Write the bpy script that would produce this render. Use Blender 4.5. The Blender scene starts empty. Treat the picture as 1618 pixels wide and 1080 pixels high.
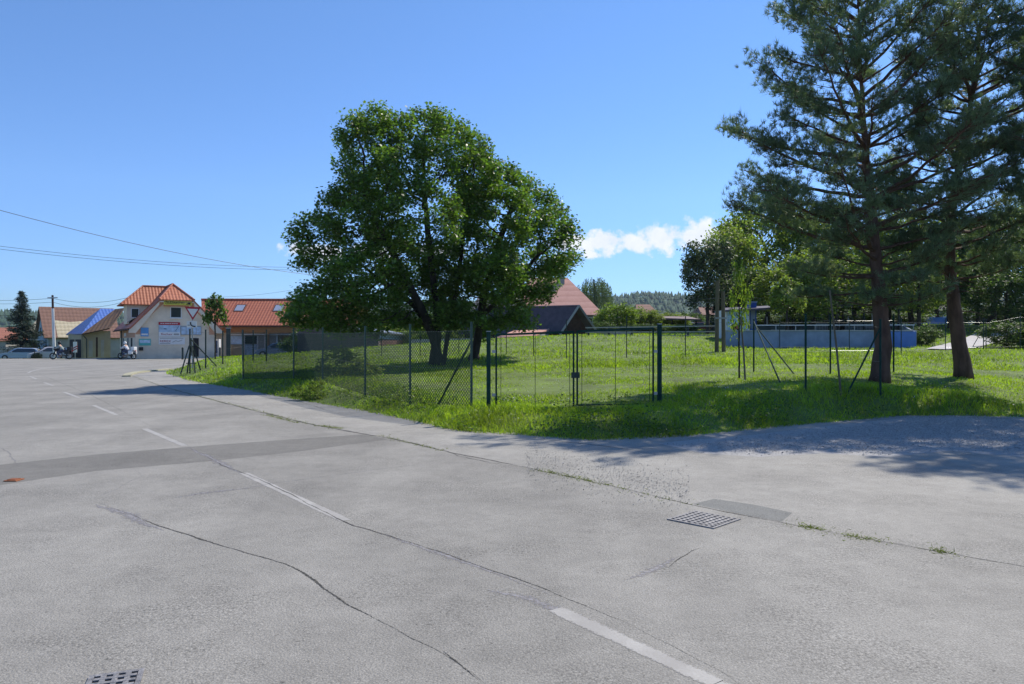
import bpy, math, random
import numpy as np
from mathutils import Vector, Matrix
random.seed(7)
RNG = np.random.default_rng(11)
S = bpy.context.scene
COL = S.collection
F = 1169.0; CAMZ = 1.65
R = math.radians

# ------------------------------------------------------------------ camera
cd = bpy.data.cameras.new('camera'); cam = bpy.data.objects.new('camera', cd); COL.objects.link(cam)
cd.sensor_width = 36.0; cd.lens = 36.0 * F / 1618.0
cd.clip_start = 0.1; cd.clip_end = 6000
cam.location = (0, 0, CAMZ); cam.rotation_euler = (R(90), 0, 0)
S.camera = cam
S.view_settings.view_transform = 'Standard'; S.view_settings.look = 'None'
S.view_settings.gamma = 1; S.view_settings.use_curve_mapping = False
S.view_settings.exposure = 0.5
S.cycles.max_bounces = 8; S.cycles.transparent_max_bounces = 16

# ------------------------------------------------------------------ sun and sky
SUN_AZ, SUN_EL = 45.0, 48.5
ld = bpy.data.lights.new('sun', 'SUN'); ld.energy = 3.9; ld.angle = R(0.53); ld.color = (1.0, 0.93, 0.82)
sun = bpy.data.objects.new('sun', ld); COL.objects.link(sun)
SD = Vector((math.sin(R(SUN_AZ)) * math.cos(R(SUN_EL)), math.cos(R(SUN_AZ)) * math.cos(R(SUN_EL)), math.sin(R(SUN_EL))))
sun.rotation_euler = SD.to_track_quat('Z', 'Y').to_euler(); sun.location = (20, 20, 60)

W = bpy.data.worlds.new("World"); S.world = W; W.use_nodes = True
nt = W.node_tree; nt.nodes.clear()
def N(t, ty, **k):
    n = t.nodes.new(ty)
    for a, b in k.items(): setattr(n, a, b)
    return n
def lk(t, a, b): t.links.new(a, b)
def mth(t, op, a, b=None, c=None):
    n = N(t, 'ShaderNodeMath', operation=op)
    for i, v in enumerate((a, b, c)):
        if v is None: continue
        if hasattr(v, 'is_output'): lk(t, v, n.inputs[i])
        else: n.inputs[i].default_value = v
    return n.outputs[0]
sky = N(nt, 'ShaderNodeTexSky', sky_type='NISHITA', sun_disc=False)
sky.sun_elevation = R(SUN_EL); sky.sun_rotation = R(SUN_AZ); sky.altitude = 500
sky.air_density = 1.0; sky.dust_density = 0.0; sky.ozone_density = 5.0
tc = N(nt, 'ShaderNodeTexCoord'); sx = N(nt, 'ShaderNodeSeparateXYZ'); lk(nt, tc.outputs['Generated'], sx.inputs[0])
ysafe = mth(nt, 'MAXIMUM', sx.outputs[1], 0.001)
ua = mth(nt, 'DIVIDE', sx.outputs[0], ysafe); va = mth(nt, 'DIVIDE', sx.outputs[2], ysafe)
cmb = N(nt, 'ShaderNodeCombineXYZ'); lk(nt, ua, cmb.inputs[0]); lk(nt, va, cmb.inputs[1])
field = None
for (u, v, a, b) in [(948, 382, 44, 26), (905, 385, 40, 20), (1000, 384, 50, 22), (1045, 377, 46, 28), (1105, 370, 54, 32), (1160, 368, 44, 28),
                     (476, 394, 38, 14), (520, 400, 40, 18), (935, 402, 20, 10), (700, 396, 50, 14), (585, 398, 50, 16)]:
    sb = N(nt, 'ShaderNodeVectorMath', operation='SUBTRACT'); lk(nt, cmb.outputs[0], sb.inputs[0]); sb.inputs[1].default_value = ((u - 809) / F, (540 - v) / F, 0)
    mu = N(nt, 'ShaderNodeVectorMath', operation='MULTIPLY'); lk(nt, sb.outputs[0], mu.inputs[0]); mu.inputs[1].default_value = (F / a, F / b, 0)
    le = N(nt, 'ShaderNodeVectorMath', operation='LENGTH'); lk(nt, mu.outputs[0], le.inputs[0])
    o = mth(nt, 'SUBTRACT', 1.0, le.outputs['Value'])
    field = o if field is None else mth(nt, 'SMOOTH_MAX', field, o, 0.25)
cn = N(nt, 'ShaderNodeTexNoise'); cn.inputs['Scale'].default_value = 55; cn.inputs['Detail'].default_value = 7; cn.inputs['Roughness'].default_value = 0.58
lk(nt, cmb.outputs[0], cn.inputs['Vector'])
fld = mth(nt, 'ADD', field, mth(nt, 'MULTIPLY', mth(nt, 'SUBTRACT', cn.outputs[0], 0.5), 2.1))
mr = N(nt, 'ShaderNodeMapRange', interpolation_type='SMOOTHSTEP'); lk(nt, fld, mr.inputs[0])
mr.inputs[1].default_value = 0.06; mr.inputs[2].default_value = 0.62
mask = mth(nt, 'MULTIPLY', mr.outputs[0], mth(nt, 'GREATER_THAN', sx.outputs[1], 0.05))
mask = mth(nt, 'MULTIPLY', mask, 0.95)
cn2 = N(nt, 'ShaderNodeTexNoise'); cn2.inputs['Scale'].default_value = 34; cn2.inputs['Detail'].default_value = 4
lk(nt, cmb.outputs[0], cn2.inputs['Vector'])
cr = N(nt, 'ShaderNodeMix', data_type='RGBA'); lk(nt, cn2.outputs[0], cr.inputs[0])
cr.inputs[6].default_value = (3.9, 4.4, 5.3, 1); cr.inputs[7].default_value = (6.6, 6.6, 6.7, 1)
mx = N(nt, 'ShaderNodeMix', data_type='RGBA'); lk(nt, mask, mx.inputs[0])
hsv = N(nt, 'ShaderNodeHueSaturation'); hsv.inputs['Saturation'].default_value = 1.12; hsv.inputs['Value'].default_value = 1.0
lk(nt, sky.outputs[0], hsv.inputs['Color'])
tz = N(nt, 'ShaderNodeMapRange'); lk(nt, sx.outputs[2], tz.inputs[0]); tz.inputs[1].default_value = 0.0; tz.inputs[2].default_value = 0.42
tm = N(nt, 'ShaderNodeValToRGB'); lk(nt, tz.outputs[0], tm.inputs[0]); e_ = tm.color_ramp.elements; e_[0].position = 0; e_[0].color = (0.34, 0.46, 0.68, 1); e_[1].position = 1; e_[1].color = (1.06, 0.97, 1.0, 1)
e2 = e_.new(0.16); e2.color = (0.56, 0.66, 0.88, 1); e3 = e_.new(0.45); e3.color = (0.88, 0.86, 0.97, 1)
tv_ = N(nt, 'ShaderNodeVectorMath', operation='MULTIPLY'); lk(nt, hsv.outputs[0], tv_.inputs[0]); lk(nt, tm.outputs[0], tv_.inputs[1])
lk(nt, tv_.outputs[0], mx.inputs[6]); lk(nt, cr.outputs[2], mx.inputs[7])
bg = N(nt, 'ShaderNodeBackground'); bg.inputs[1].default_value = 0.125
wo = N(nt, 'ShaderNodeOutputWorld'); lk(nt, mx.outputs[2], bg.inputs[0]); lk(nt, bg.outputs[0], wo.inputs[0])

# ------------------------------------------------------------------ projection helpers (real distances from the photo)
def P(u, v, Y): return Vector(((u - 809) / F * Y, Y, CAMZ - (v - 540) / F * Y))
def G(u, v, z=0.0):
    Y = (CAMZ - z) * F / (v - 540); return Vector(((u - 809) / F * Y, Y, z))

# ------------------------------------------------------------------ materials
MATS = {}
def mat(name, col, rough=0.8, var=0.15, scale=4.0, bump=0.0, bscale=None, metal=0.0, spec=0.3, trans=0.0, tcol=None, island=0.0, detail=4, stretch=None, alpha=None):
    if name in MATS: return MATS[name]
    m = bpy.data.materials.new(name); m.use_nodes = True; t = m.node_tree; MATS[name] = m
    p = t.nodes['Principled BSDF']; out = t.nodes['Material Output']
    p.inputs['Roughness'].default_value = rough; p.inputs['Metallic'].default_value = metal
    p.inputs['Specular IOR Level'].default_value = spec
    c = tuple(col) + (1,)
    co = N(t, 'ShaderNodeTexCoord'); vec = co.outputs['Object']
    if stretch:
        mp = N(t, 'ShaderNodeMapping'); mp.inputs['Scale'].default_value = stretch; lk(t, vec, mp.inputs[0]); vec = mp.outputs[0]
    src = None
    if var > 0:
        n = N(t, 'ShaderNodeTexNoise'); n.inputs['Scale'].default_value = scale; n.inputs['Detail'].default_value = detail; n.inputs['Roughness'].default_value = 0.6
        lk(t, vec, n.inputs['Vector'])
        fac = n.outputs[0]
        mrn = N(t, 'ShaderNodeMapRange'); lk(t, fac, mrn.inputs[0]); mrn.inputs[1].default_value = 0.3; mrn.inputs[2].default_value = 0.7
        mrn.inputs[3].default_value = 1 - var; mrn.inputs[4].default_value = 1 + var
        f = mrn.outputs[0]
        if island > 0:
            g = N(t, 'ShaderNodeNewGeometry'); mi = N(t, 'ShaderNodeMapRange'); lk(t, g.outputs['Random Per Island'], mi.inputs[0])
            mi.inputs[3].default_value = 1 - island; mi.inputs[4].default_value = 1 + island
            f = mth(t, 'MULTIPLY', f, mi.outputs[0])
        mm = N(t, 'ShaderNodeVectorMath', operation='SCALE'); mm.inputs[0].default_value = col; lk(t, f, mm.inputs['Scale'])
        lk(t, mm.outputs[0], p.inputs['Base Color']); src = mm.outputs[0]
    else: p.inputs['Base Color'].default_value = c
    if bump > 0:
        n2 = N(t, 'ShaderNodeTexNoise'); n2.inputs['Scale'].default_value = bscale or scale * 4; n2.inputs['Detail'].default_value = 5; lk(t, vec, n2.inputs['Vector'])
        b = N(t, 'ShaderNodeBump'); b.inputs['Strength'].default_value = bump; b.inputs['Distance'].default_value = 0.02
        lk(t, n2.outputs[0], b.inputs['Height']); lk(t, b.outputs[0], p.inputs['Normal'])
    if trans > 0:
        tr = N(t, 'ShaderNodeBsdfTranslucent'); ms = N(t, 'ShaderNodeMixShader'); ms.inputs[0].default_value = trans
        if src is not None:
            q = N(t, 'ShaderNodeVectorMath', operation='MULTIPLY'); lk(t, src, q.inputs[0]); q.inputs[1].default_value = tcol or (1.5, 1.6, 0.7); lk(t, q.outputs[0], tr.inputs[0])
        else: tr.inputs[0].default_value = c
        lk(t, p.outputs[0], ms.inputs[1]); lk(t, tr.outputs[0], ms.inputs[2]); lk(t, ms.outputs[0], out.inputs[0])
    return m

def asphalt_mat(name, base, dark=0.75, warm=(1.0, 0.955, 0.855), coarse=1.0, worn=0.10, track=True):
    m = bpy.data.materials.new(name); m.use_nodes = True; t = m.node_tree; MATS[name] = m
    p = t.nodes['Principled BSDF']; p.inputs['Roughness'].default_value = 0.85; p.inputs['Specular IOR Level'].default_value = 0.25
    co = N(t, 'ShaderNodeTexCoord'); vec = co.outputs['Object']
    def noise(sc, det=3, ro=0.6, v=vec):
        n = N(t, 'ShaderNodeTexNoise'); n.inputs['Scale'].default_value = sc; n.inputs['Detail'].default_value = det; n.inputs['Roughness'].default_value = ro; lk(t, v, n.inputs['Vector']); return n.outputs[0]
    def rng(x, a, b, c, d):
        r = N(t, 'ShaderNodeMapRange'); lk(t, x, r.inputs[0]); r.inputs[1].default_value = a; r.inputs[2].default_value = b; r.inputs[3].default_value = c; r.inputs[4].default_value = d; return r.outputs[0]
    f1 = rng(noise(95 * coarse, 5, 0.75), 0.32, 0.68, 0.62, 1.32)
    vo = N(t, 'ShaderNodeTexVoronoi'); vo.inputs['Scale'].default_value = 80 * coarse; lk(t, vec, vo.inputs['Vector'])
    f2 = rng(vo.outputs['Distance'], 0.0, 0.55, 1.12, 0.80)
    big = rng(noise(0.55, 5, 0.6), 0.35, 0.68, 1 - worn, 1 + worn)
    mid = rng(noise(5, 5, 0.7), 0.3, 0.7, 0.9, 1.1)
    pit = rng(noise(30, 3, 0.5), 0.30, 0.36, 0.62, 1.0)
    x = mth(t, 'MULTIPLY', mth(t, 'MULTIPLY', f1, f2), mth(t, 'MULTIPLY', big, mid)); x = mth(t, 'MULTIPLY', x, pit)
    # coarse grains showing only where the binder has worn off
    wornf = rng(noise(0.8, 4, 0.65), 0.46, 0.60, 0.0, 1.0); gr = rng(noise(42 * coarse, 4, 0.8), 0.36, 0.60, 0.52, 1.16)
    x = mth(t, 'MULTIPLY', x, mth(t, 'ADD', mth(t, 'MULTIPLY', mth(t, 'SUBTRACT', gr, 1.0), wornf), 1.0))
    st = rng(noise(2.1, 6, 0.72), 0.60, 0.75, 1.0, 0.86); x = mth(t, 'MULTIPLY', x, st)
    if track:
        mp = N(t, 'ShaderNodeMapping'); mp.inputs['Rotation'].default_value = (0, 0, R(-37)); mp.inputs['Scale'].default_value = (0.75, 0.05, 1); lk(t, vec, mp.inputs[0])
        x = mth(t, 'MULTIPLY', x, rng(noise(1.0, 2, 0.5, mp.outputs[0]), 0.3, 0.7, 0.84, 1.08))
    sc = N(t, 'ShaderNodeVectorMath', operation='SCALE'); sc.inputs[0].default_value = tuple(base * w for w in warm); lk(t, x, sc.inputs['Scale'])
    lk(t, sc.outputs[0], p.inputs['Base Color'])
    b = N(t, 'ShaderNodeBump'); b.inputs['Strength'].default_value = 0.55; b.inputs['Distance'].default_value = 0.006
    lk(t, mth(t, 'ADD', noise(110 * coarse, 3), vo.outputs['Distance']), b.inputs['Height']); lk(t, b.outputs[0], p.inputs['Normal'])
    return m

def paint_mat(name):
    m = bpy.data.materials.new(name); m.use_nodes = True; t = m.node_tree; MATS[name] = m
    p = t.nodes['Principled BSDF']; p.inputs['Roughness'].default_value = 0.75
    co = N(t, 'ShaderNodeTexCoord')
    n = N(t, 'ShaderNodeTexNoise'); n.inputs['Scale'].default_value = 70; n.inputs['Detail'].default_value = 5; n.inputs['Roughness'].default_value = 0.8; lk(t, co.outputs['Object'], n.inputs['Vector'])
    n2 = N(t, 'ShaderNodeTexNoise'); n2.inputs['Scale'].default_value = 3.5; n2.inputs['Detail'].default_value = 4; lk(t, co.outputs['Object'], n2.inputs['Vector'])
    s = mth(t, 'ADD', n.outputs[0], mth(t, 'MULTIPLY', n2.outputs[0], 0.9))
    r = N(t, 'ShaderNodeMapRange'); lk(t, s, r.inputs[0]); r.inputs[1].default_value = 0.86; r.inputs[2].default_value = 1.30
    mx = N(t, 'ShaderNodeMix', data_type='RGBA'); lk(t, r.outputs[0], mx.inputs[0]); mx.inputs[6].default_value = (0.31, 0.295, 0.27, 1); mx.inputs[7].default_value = (0.44, 0.425, 0.39, 1)
    lk(t, mx.outputs[2], p.inputs['Base Color']); return m

def tile_mat(name, c1, c2, axis_scale=(3.2, 2.6), dirx=(1, 0, 0), rough=0.55, spec=0.35, wc=0.14, wr=0.26):
    """roof tiles: rows across the slope and columns down it, read from object coordinates"""
    if name in MATS: return MATS[name]
    m = bpy.data.materials.new(name); m.use_nodes = True; t = m.node_tree; MATS[name] = m
    p = t.nodes['Principled BSDF']; p.inputs['Roughness'].default_value = rough; p.inputs['Specular IOR Level'].default_value = spec
    co = N(t, 'ShaderNodeTexCoord'); dt = N(t, 'ShaderNodeVectorMath', operation='DOT_PRODUCT'); lk(t, co.outputs['Object'], dt.inputs[0]); dt.inputs[1].default_value = dirx
    sp = N(t, 'ShaderNodeSeparateXYZ'); lk(t, co.outputs['Object'], sp.inputs[0])
    a = mth(t, 'SINE', mth(t, 'MULTIPLY', dt.outputs['Value'], 2 * math.pi * axis_scale[0]))
    b = mth(t, 'FRACT', mth(t, 'MULTIPLY', sp.outputs[2], axis_scale[1]))
    n = N(t, 'ShaderNodeTexNoise'); n.inputs['Scale'].default_value = 2.5; n.inputs['Detail'].default_value = 6; n.inputs['Roughness'].default_value = 0.75; lk(t, co.outputs['Object'], n.inputs['Vector'])
    f = mth(t, 'ADD', mth(t, 'MULTIPLY', a, wc), mth(t, 'MULTIPLY', b, wr)); f = mth(t, 'ADD', f, mth(t, 'MULTIPLY', n.outputs[0], 0.9)); f = mth(t, 'SUBTRACT', f, 0.1)
    mx = N(t, 'ShaderNodeMix', data_type='RGBA'); lk(t, f, mx.inputs[0]); mx.inputs[6].default_value = tuple(c1) + (1,); mx.inputs[7].default_value = tuple(c2) + (1,)
    lk(t, mx.outputs[2], p.inputs['Base Color'])
    bp = N(t, 'ShaderNodeBump'); bp.inputs['Strength'].default_value = 0.45; bp.inputs['Distance'].default_value = 0.05
    lk(t, mth(t, 'ADD', mth(t, 'MULTIPLY', a, wc * 5), mth(t, 'MULTIPLY', b, -wr * 4)), bp.inputs['Height']); lk(t, bp.outputs[0], p.inputs['Normal'])
    return m

def two_tone(m, c2, sc, lo, hi, isl=0.5):
    """drift of the plant colour from patch to patch and from leaf to leaf"""
    t = m.node_tree; s0 = [x for x in t.nodes if x.type == 'VECT_MATH' and x.operation == 'SCALE'][0]; c1 = tuple(s0.inputs[0].default_value)
    co = N(t, 'ShaderNodeTexCoord'); n = N(t, 'ShaderNodeTexNoise'); n.inputs['Scale'].default_value = sc; n.inputs['Detail'].default_value = 4; lk(t, co.outputs['Object'], n.inputs['Vector'])
    g = N(t, 'ShaderNodeNewGeometry'); w = N(t, 'ShaderNodeTexWhiteNoise', noise_dimensions='1D'); lk(t, g.outputs['Random Per Island'], w.inputs['W'])
    f = mth(t, 'ADD', n.outputs[0], mth(t, 'MULTIPLY', mth(t, 'SUBTRACT', w.outputs['Value'], 0.5), isl)); r = N(t, 'ShaderNodeMapRange'); lk(t, f, r.inputs[0]); r.inputs[1].default_value = lo; r.inputs[2].default_value = hi
    mx = N(t, 'ShaderNodeMix', data_type='RGBA'); lk(t, r.outputs[0], mx.inputs[0]); mx.inputs[6].default_value = c1 + (1,); mx.inputs[7].default_value = tuple(c2) + (1,); lk(t, mx.outputs[2], s0.inputs[0])
ROAD = asphalt_mat('road_asphalt', 0.350, worn=0.11)
PAVE = asphalt_mat('pavement_asphalt', 0.385, coarse=1.3, worn=0.10, warm=(1.0, 0.955, 0.855), track=False)
PATCHM = asphalt_mat('trench_asphalt', 0.228, coarse=1.2, worn=0.06, track=False)
PATCH2 = asphalt_mat('dark_patch_asphalt', 0.235, coarse=1.0, worn=0.05, warm=(1, 1, 0.93), track=False)
SEAL = mat('bitumen_seal', (0.262, 0.25, 0.25), 0.7, 0.35, 22, detail=6)
CRACK = mat('crack_dirt', (0.06, 0.058, 0.052), 0.95, 0.5, 25)
PAINT = paint_mat('road_paint')
GRAVEL = mat('gravel_ground', (0.37, 0.36, 0.345), 0.9, 0.2, 14, 1.0, 60)
STONE = mat('gravel_stone', (0.40, 0.39, 0.375), 0.9, 0.15, 9, island=0.35)
GREENP = mat('green_fence_paint', (0.014, 0.045, 0.034), 0.75, 0.3, 8, spec=0.15)
GREENPL = mat('green_post_paint', (0.016, 0.055, 0.042), 0.4, 0.2, 8, spec=0.5)
DARKP = mat('dark_post_paint', (0.03, 0.045, 0.04), 0.5, 0.3, 8)
WIREM = mat('galvanised_wire', (0.35, 0.37, 0.36), 0.4, 0.1, 5, metal=0.6)
BARK_P = mat('pine_bark', (0.105, 0.062, 0.045), 0.95, 0.45, 6, 1.0, 14, stretch=(1, 1, 0.3))
BARK_M = mat('maple_bark', (0.05, 0.042, 0.036), 0.95, 0.4, 7, 1.0, 20, stretch=(1, 1, 0.25))
LEAF_M = mat('maple_leaf', (0.092, 0.155, 0.034), 0.42, 0.35, 0.8, spec=0.45, trans=0.45, island=0.4, tcol=(1.5, 1.8, 0.6))
LEAF_P = mat('pine_needle', (0.12, 0.175, 0.11), 0.45, 0.35, 0.9, spec=0.4, trans=0.38, island=0.4)
LEAF_D = mat('dark_leaf', (0.075, 0.125, 0.035), 0.55, 0.35, 0.5, spec=0.3, trans=0.4, island=0.4)
LEAF_L = mat('light_leaf', (0.15, 0.215, 0.045), 0.55, 0.3, 0.5, spec=0.3, trans=0.48, island=0.4)
LEAF_Y = mat('yellow_green_leaf', (0.15, 0.22, 0.035), 0.5, 0.2, 1, spec=0.3, trans=0.45, island=0.3)
LEAF_B = mat('blue_green_needle', (0.028, 0.05, 0.034), 0.6, 0.3, 1, trans=0.12, island=0.4)
LEAF_W = mat('willow_leaf', (0.11, 0.15, 0.075), 0.6, 0.2, 1, trans=0.3, island=0.3)
LEAF_PU = mat('dull_leaf', (0.075, 0.105, 0.055), 0.5, 0.4, 1, trans=0.3, island=0.5)
GRASSM = mat('grass_blade', (0.205, 0.315, 0.022), 0.45, 0.40, 0.6, spec=0.35, trans=0.48, island=0.42, tcol=(1.65, 1.65, 0.6))
DRYM = mat('dry_grass_blade', (0.34, 0.31, 0.12), 0.7, 0.3, 1.0, spec=0.2, trans=0.3, island=0.35)
WEEDM = mat('weed_leaf', (0.075, 0.135, 0.03), 0.5, 0.3, 1.0, spec=0.3, trans=0.35, island=0.4)
SOIL = mat('meadow_soil', (0.12, 0.165, 0.04), 0.95, 0.4, 0.8, 0.6, 12)
FLOWER = mat('white_petal', (0.75, 0.76, 0.72), 0.6, 0.05, 4, trans=0.3, tcol=(1, 1, 1))
CREAM = mat('cream_render', (0.72, 0.62, 0.48), 0.9, 0.14, 0.9, 0.3, 30, detail=8)
SALMON = mat('salmon_render', (0.58, 0.33, 0.22), 0.9, 0.07, 1.5)
WHITEP = mat('white_paint', (0.72, 0.72, 0.70), 0.6, 0.05, 3)
GREYW = mat('grey_render', (0.34, 0.33, 0.31), 0.9, 0.15, 1)
BLUEW = mat('pale_blue_render', (0.33, 0.42, 0.52), 0.9, 0.1, 1)
WOOD = mat('brown_wood', (0.30, 0.15, 0.055), 0.7, 0.2, 3, stretch=(1, 1, 5))
DWOOD = mat('dark_brown_wood', (0.065, 0.035, 0.028), 0.8, 0.3, 4)
OLDWOOD = mat('weathered_wood', (0.14, 0.115, 0.075), 0.85, 0.25, 6, 0.4, 20, stretch=(1, 1, 0.2))
GLASS = mat('window_glass', (0.03, 0.04, 0.05), 0.08, 0.0, spec=0.8)
DARK = mat('dark_interior', (0.02, 0.02, 0.022), 0.8, 0.1)
BLACKP = mat('black_plastic', (0.02, 0.02, 0.022), 0.4, 0.1)
RED = mat('sign_red', (0.42, 0.02, 0.035), 0.45, 0.05)
DRED = mat('letter_red', (0.33, 0.03, 0.05), 0.6, 0)
BLACK = mat('sign_black', (0.015, 0.015, 0.015), 0.5, 0)
METAL = mat('grey_metal', (0.32, 0.33, 0.34), 0.4, 0.1, metal=0.7)
IRON = mat('cast_iron', (0.25, 0.24, 0.235), 0.6, 0.35, 20, 0.5, 50, metal=0.35)
CONC = mat('concrete', (0.42, 0.40, 0.36), 0.9, 0.2, 5, 0.4)
KERB = mat('kerb_concrete', (0.38, 0.36, 0.25), 0.9, 0.25, 5, 0.4)
RUST = mat('rusty_orange_iron', (0.30, 0.11, 0.05), 0.8, 0.3, 12)
BLUEB = mat('blue_board', (0.22, 0.28, 0.40), 0.6, 0.25, 1.2)
BLUEB2 = mat('bright_blue_board', (0.08, 0.19, 0.50), 0.5, 0.15, 2)
BLUEP = mat('blue_paint', (0.03, 0.09, 0.35), 0.45, 0.15, 2)
TURQ = mat('turquoise_sign', (0.10, 0.42, 0.38), 0.5, 0.05)
SKYB = mat('sky_blue_sign', (0.10, 0.30, 0.60), 0.5, 0.05)
PALEB = mat('pale_blue_print', (0.42, 0.55, 0.68), 0.6, 0.25, 3)
SIGNY = mat('mustard_sign', (0.62, 0.55, 0.08), 0.6, 0.05)
LAMPM = mat('headlight_lens', (0.6, 0.6, 0.6), 0.1, 0)
TAIL = mat('taillight_lens', (0.4, 0.02, 0.02), 0.2, 0)
SKIN = mat('skin', (0.45, 0.27, 0.19), 0.6, 0.05)
WSHIRT = mat('white_cloth', (0.68, 0.68, 0.70), 0.8, 0.05)
GSHIRT = mat('grey_green_cloth', (0.30, 0.36, 0.34), 0.8, 0.05)
JEANS = mat('dark_jeans', (0.06, 0.07, 0.12), 0.85, 0.1)
CABLE = mat('black_cable', (0.03, 0.03, 0.035), 0.5, 0)

two_tone(GRASSM, (0.26, 0.32, 0.045), 0.45, 0.50, 0.95); two_tone(LEAF_M, (0.15, 0.18, 0.04), 1.2, 0.5, 0.95); two_tone(LEAF_P, (0.15, 0.13, 0.06), 1.0, 0.6, 1.05); two_tone(LEAF_L, (0.20, 0.20, 0.06), 0.6, .5, 1.0); two_tone(WEEDM, (0.17, 0.15, 0.05), 1.5, .55, 1.0)
# ------------------------------------------------------------------ object helpers
ORG = {}
def tagd(o, label=None, cat=None, group=None, kind=None):
    if label: o['label'] = label
    if cat: o['category'] = cat
    if group: o['group'] = group
    if kind: o['kind'] = kind
    return o
def link(o, parent=None):
    COL.objects.link(o)
    if parent is not None: o.parent = parent
    return o
def thing(name, label, cat, loc=(0, 0, 0), group=None):
    o = bpy.data.objects.new(name, None); o.location = loc; o.empty_display_size = 0.3
    link(o); ORG[o] = Vector(loc); return tagd(o, label, cat, group)
def arr_obj(name, V, polys, m, parent=None, smooth=False, mats=None, midx=None):
    """V (n,3), polys: (m,k) int array with constant k"""
    V = np.asarray(V, dtype=np.float32); polys = np.asarray(polys, dtype=np.int32)
    if parent is not None: V = V - np.array(ORG[parent], dtype=np.float32)
    me = bpy.data.meshes.new(name); k = polys.shape[1]; n = polys.shape[0]
    me.vertices.add(len(V)); me.vertices.foreach_set('co', V.ravel())
    me.loops.add(n * k); me.loops.foreach_set('vertex_index', polys.ravel())
    me.polygons.add(n); me.polygons.foreach_set('loop_start', np.arange(0, n * k, k, dtype=np.int32))
    try: me.polygons.foreach_set('loop_total', np.full(n, k, dtype=np.int32))
    except Exception: pass
    me.update(calc_edges=True)
    for mm in (mats or [m]): me.materials.append(mm)
    if midx is not None: me.polygons.foreach_set('material_index', np.asarray(midx, dtype=np.int32))
    if smooth: me.polygons.foreach_set('use_smooth', np.ones(n, dtype=bool))
    me.validate(); o = bpy.data.objects.new(name, me); link(o, parent)
    if parent is not None: ORG[o] = ORG[parent]
    return o
class MB:
    def __init__(s): s.V = []; s.F = []
    def add(s, V, Fc):
        b = len(s.V); s.V += [Vector(v) for v in V]; s.F += [tuple(i + b for i in f) for f in Fc]; return s
    def box(s, c, sz, rot=0.0, M=None):
        hx, hy, hz = sz[0] / 2, sz[1] / 2, sz[2] / 2
        vs = [Vector((x, y, z)) for x in (-hx, hx) for y in (-hy, hy) for z in (-hz, hz)]
        Mx = M if M is not None else Matrix.Rotation(rot, 3, 'Z')
        return s.add([Mx @ v + Vector(c) for v in vs], [(0, 1, 3, 2), (4, 6, 7, 5), (0, 4, 5, 1), (2, 3, 7, 6), (0, 2, 6, 4), (1, 5, 7, 3)])
    def bar(s, a, b, w, h=None, up=Vector((0, 0, 1))):
        a = Vector(a); b = Vector(b); d = b - a; L = d.length; d.normalize()
        x = d.cross(up)
        if x.length < 1e-4: x = d.cross(Vector((1, 0, 0)))
        x.normalize(); y = x.cross(d)
        M = Matrix((x, d, y)).transposed()
        return s.box((a + b) / 2, (w, L, h or w), M=M)
    def tube(s, pts, r, n=8, cap=True):
        pts = [Vector(p) for p in pts]; m = len(pts); rs = r if isinstance(r, (list, tuple)) else [r] * m
        V = []; ref = Vector((0.13, 0.31, 0.94))
        for i, p in enumerate(pts):
            d = (pts[min(i + 1, m - 1)] - pts[max(i - 1, 0)]).normalized()
            x = d.cross(ref)
            if x.length < 0.15: x = d.cross(Vector((1, 0, 0.2)))
            x.normalize(); y = d.cross(x)
            for k in range(n):
                a = 2 * math.pi * k / n; V.append(p + (x * math.cos(a) + y * math.sin(a)) * rs[i])
        Fc = [(i * n + k, i * n + (k + 1) % n, (i + 1) * n + (k + 1) % n, (i + 1) * n + k) for i in range(m - 1) for k in range(n)]
        if cap: Fc += [tuple(reversed(range(n))), tuple(range((m - 1) * n, m * n))]
        return s.add(V, Fc)
    def prism(s, pts, vec):
        n = len(pts); V = [Vector(p) for p in pts]; vec = Vector(vec)
        return s.add(V + [v + vec for v in V], [tuple(reversed(range(n))), tuple(range(n, 2 * n))] + [(i, (i + 1) % n, (i + 1) % n + n, i + n) for i in range(n)])
    def slab(s, pts, th):
        V = [Vector(p) for p in pts]; nrm = (V[1] - V[0]).cross(V[2] - V[0]).normalized()
        if nrm.z < 0: nrm = -nrm
        return s.prism([v for v in V], -nrm * th)
    def sphere(s, c, r, n=12, m=8):
        c = Vector(c); rr = r if isinstance(r, (list, tuple)) else (r, r, r); V = []
        for i in range(m + 1):
            th = math.pi * i / m
            for k in range(n):
                ph = 2 * math.pi * k / n; V.append(c + Vector((rr[0] * math.sin(th) * math.cos(ph), rr[1] * math.sin(th) * math.sin(ph), rr[2] * math.cos(th))))
        return s.add(V, [(i * n + k, i * n + (k + 1) % n, (i + 1) * n + (k + 1) % n, (i + 1) * n + k) for i in range(m) for k in range(n)])
    def build(s, name, m, parent=None, smooth=False, label=None, bevel=0):
        me = bpy.data.meshes.new(name); o0 = ORG[parent] if parent is not None else Vector((0, 0, 0))
        me.from_pydata([v - o0 for v in s.V], [], s.F); me.materials.append(m)
        import bmesh
        bm = bmesh.new(); bm.from_mesh(me); bmesh.ops.recalc_face_normals(bm, faces=bm.faces); bm.to_mesh(me); bm.free()
        if smooth: me.polygons.foreach_set('use_smooth', [True] * len(me.polygons))
        me.update(); o = bpy.data.objects.new(name, me); link(o, parent)
        if parent is not None: ORG[o] = ORG[parent]
        else: ORG[o] = Vector((0, 0, 0))
        if label: o['label'] = label
        if bevel:
            b = o.modifiers.new('bevel', 'BEVEL'); b.width = bevel; b.segments = 2; b.limit_method = 'ANGLE'
        return o
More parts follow.
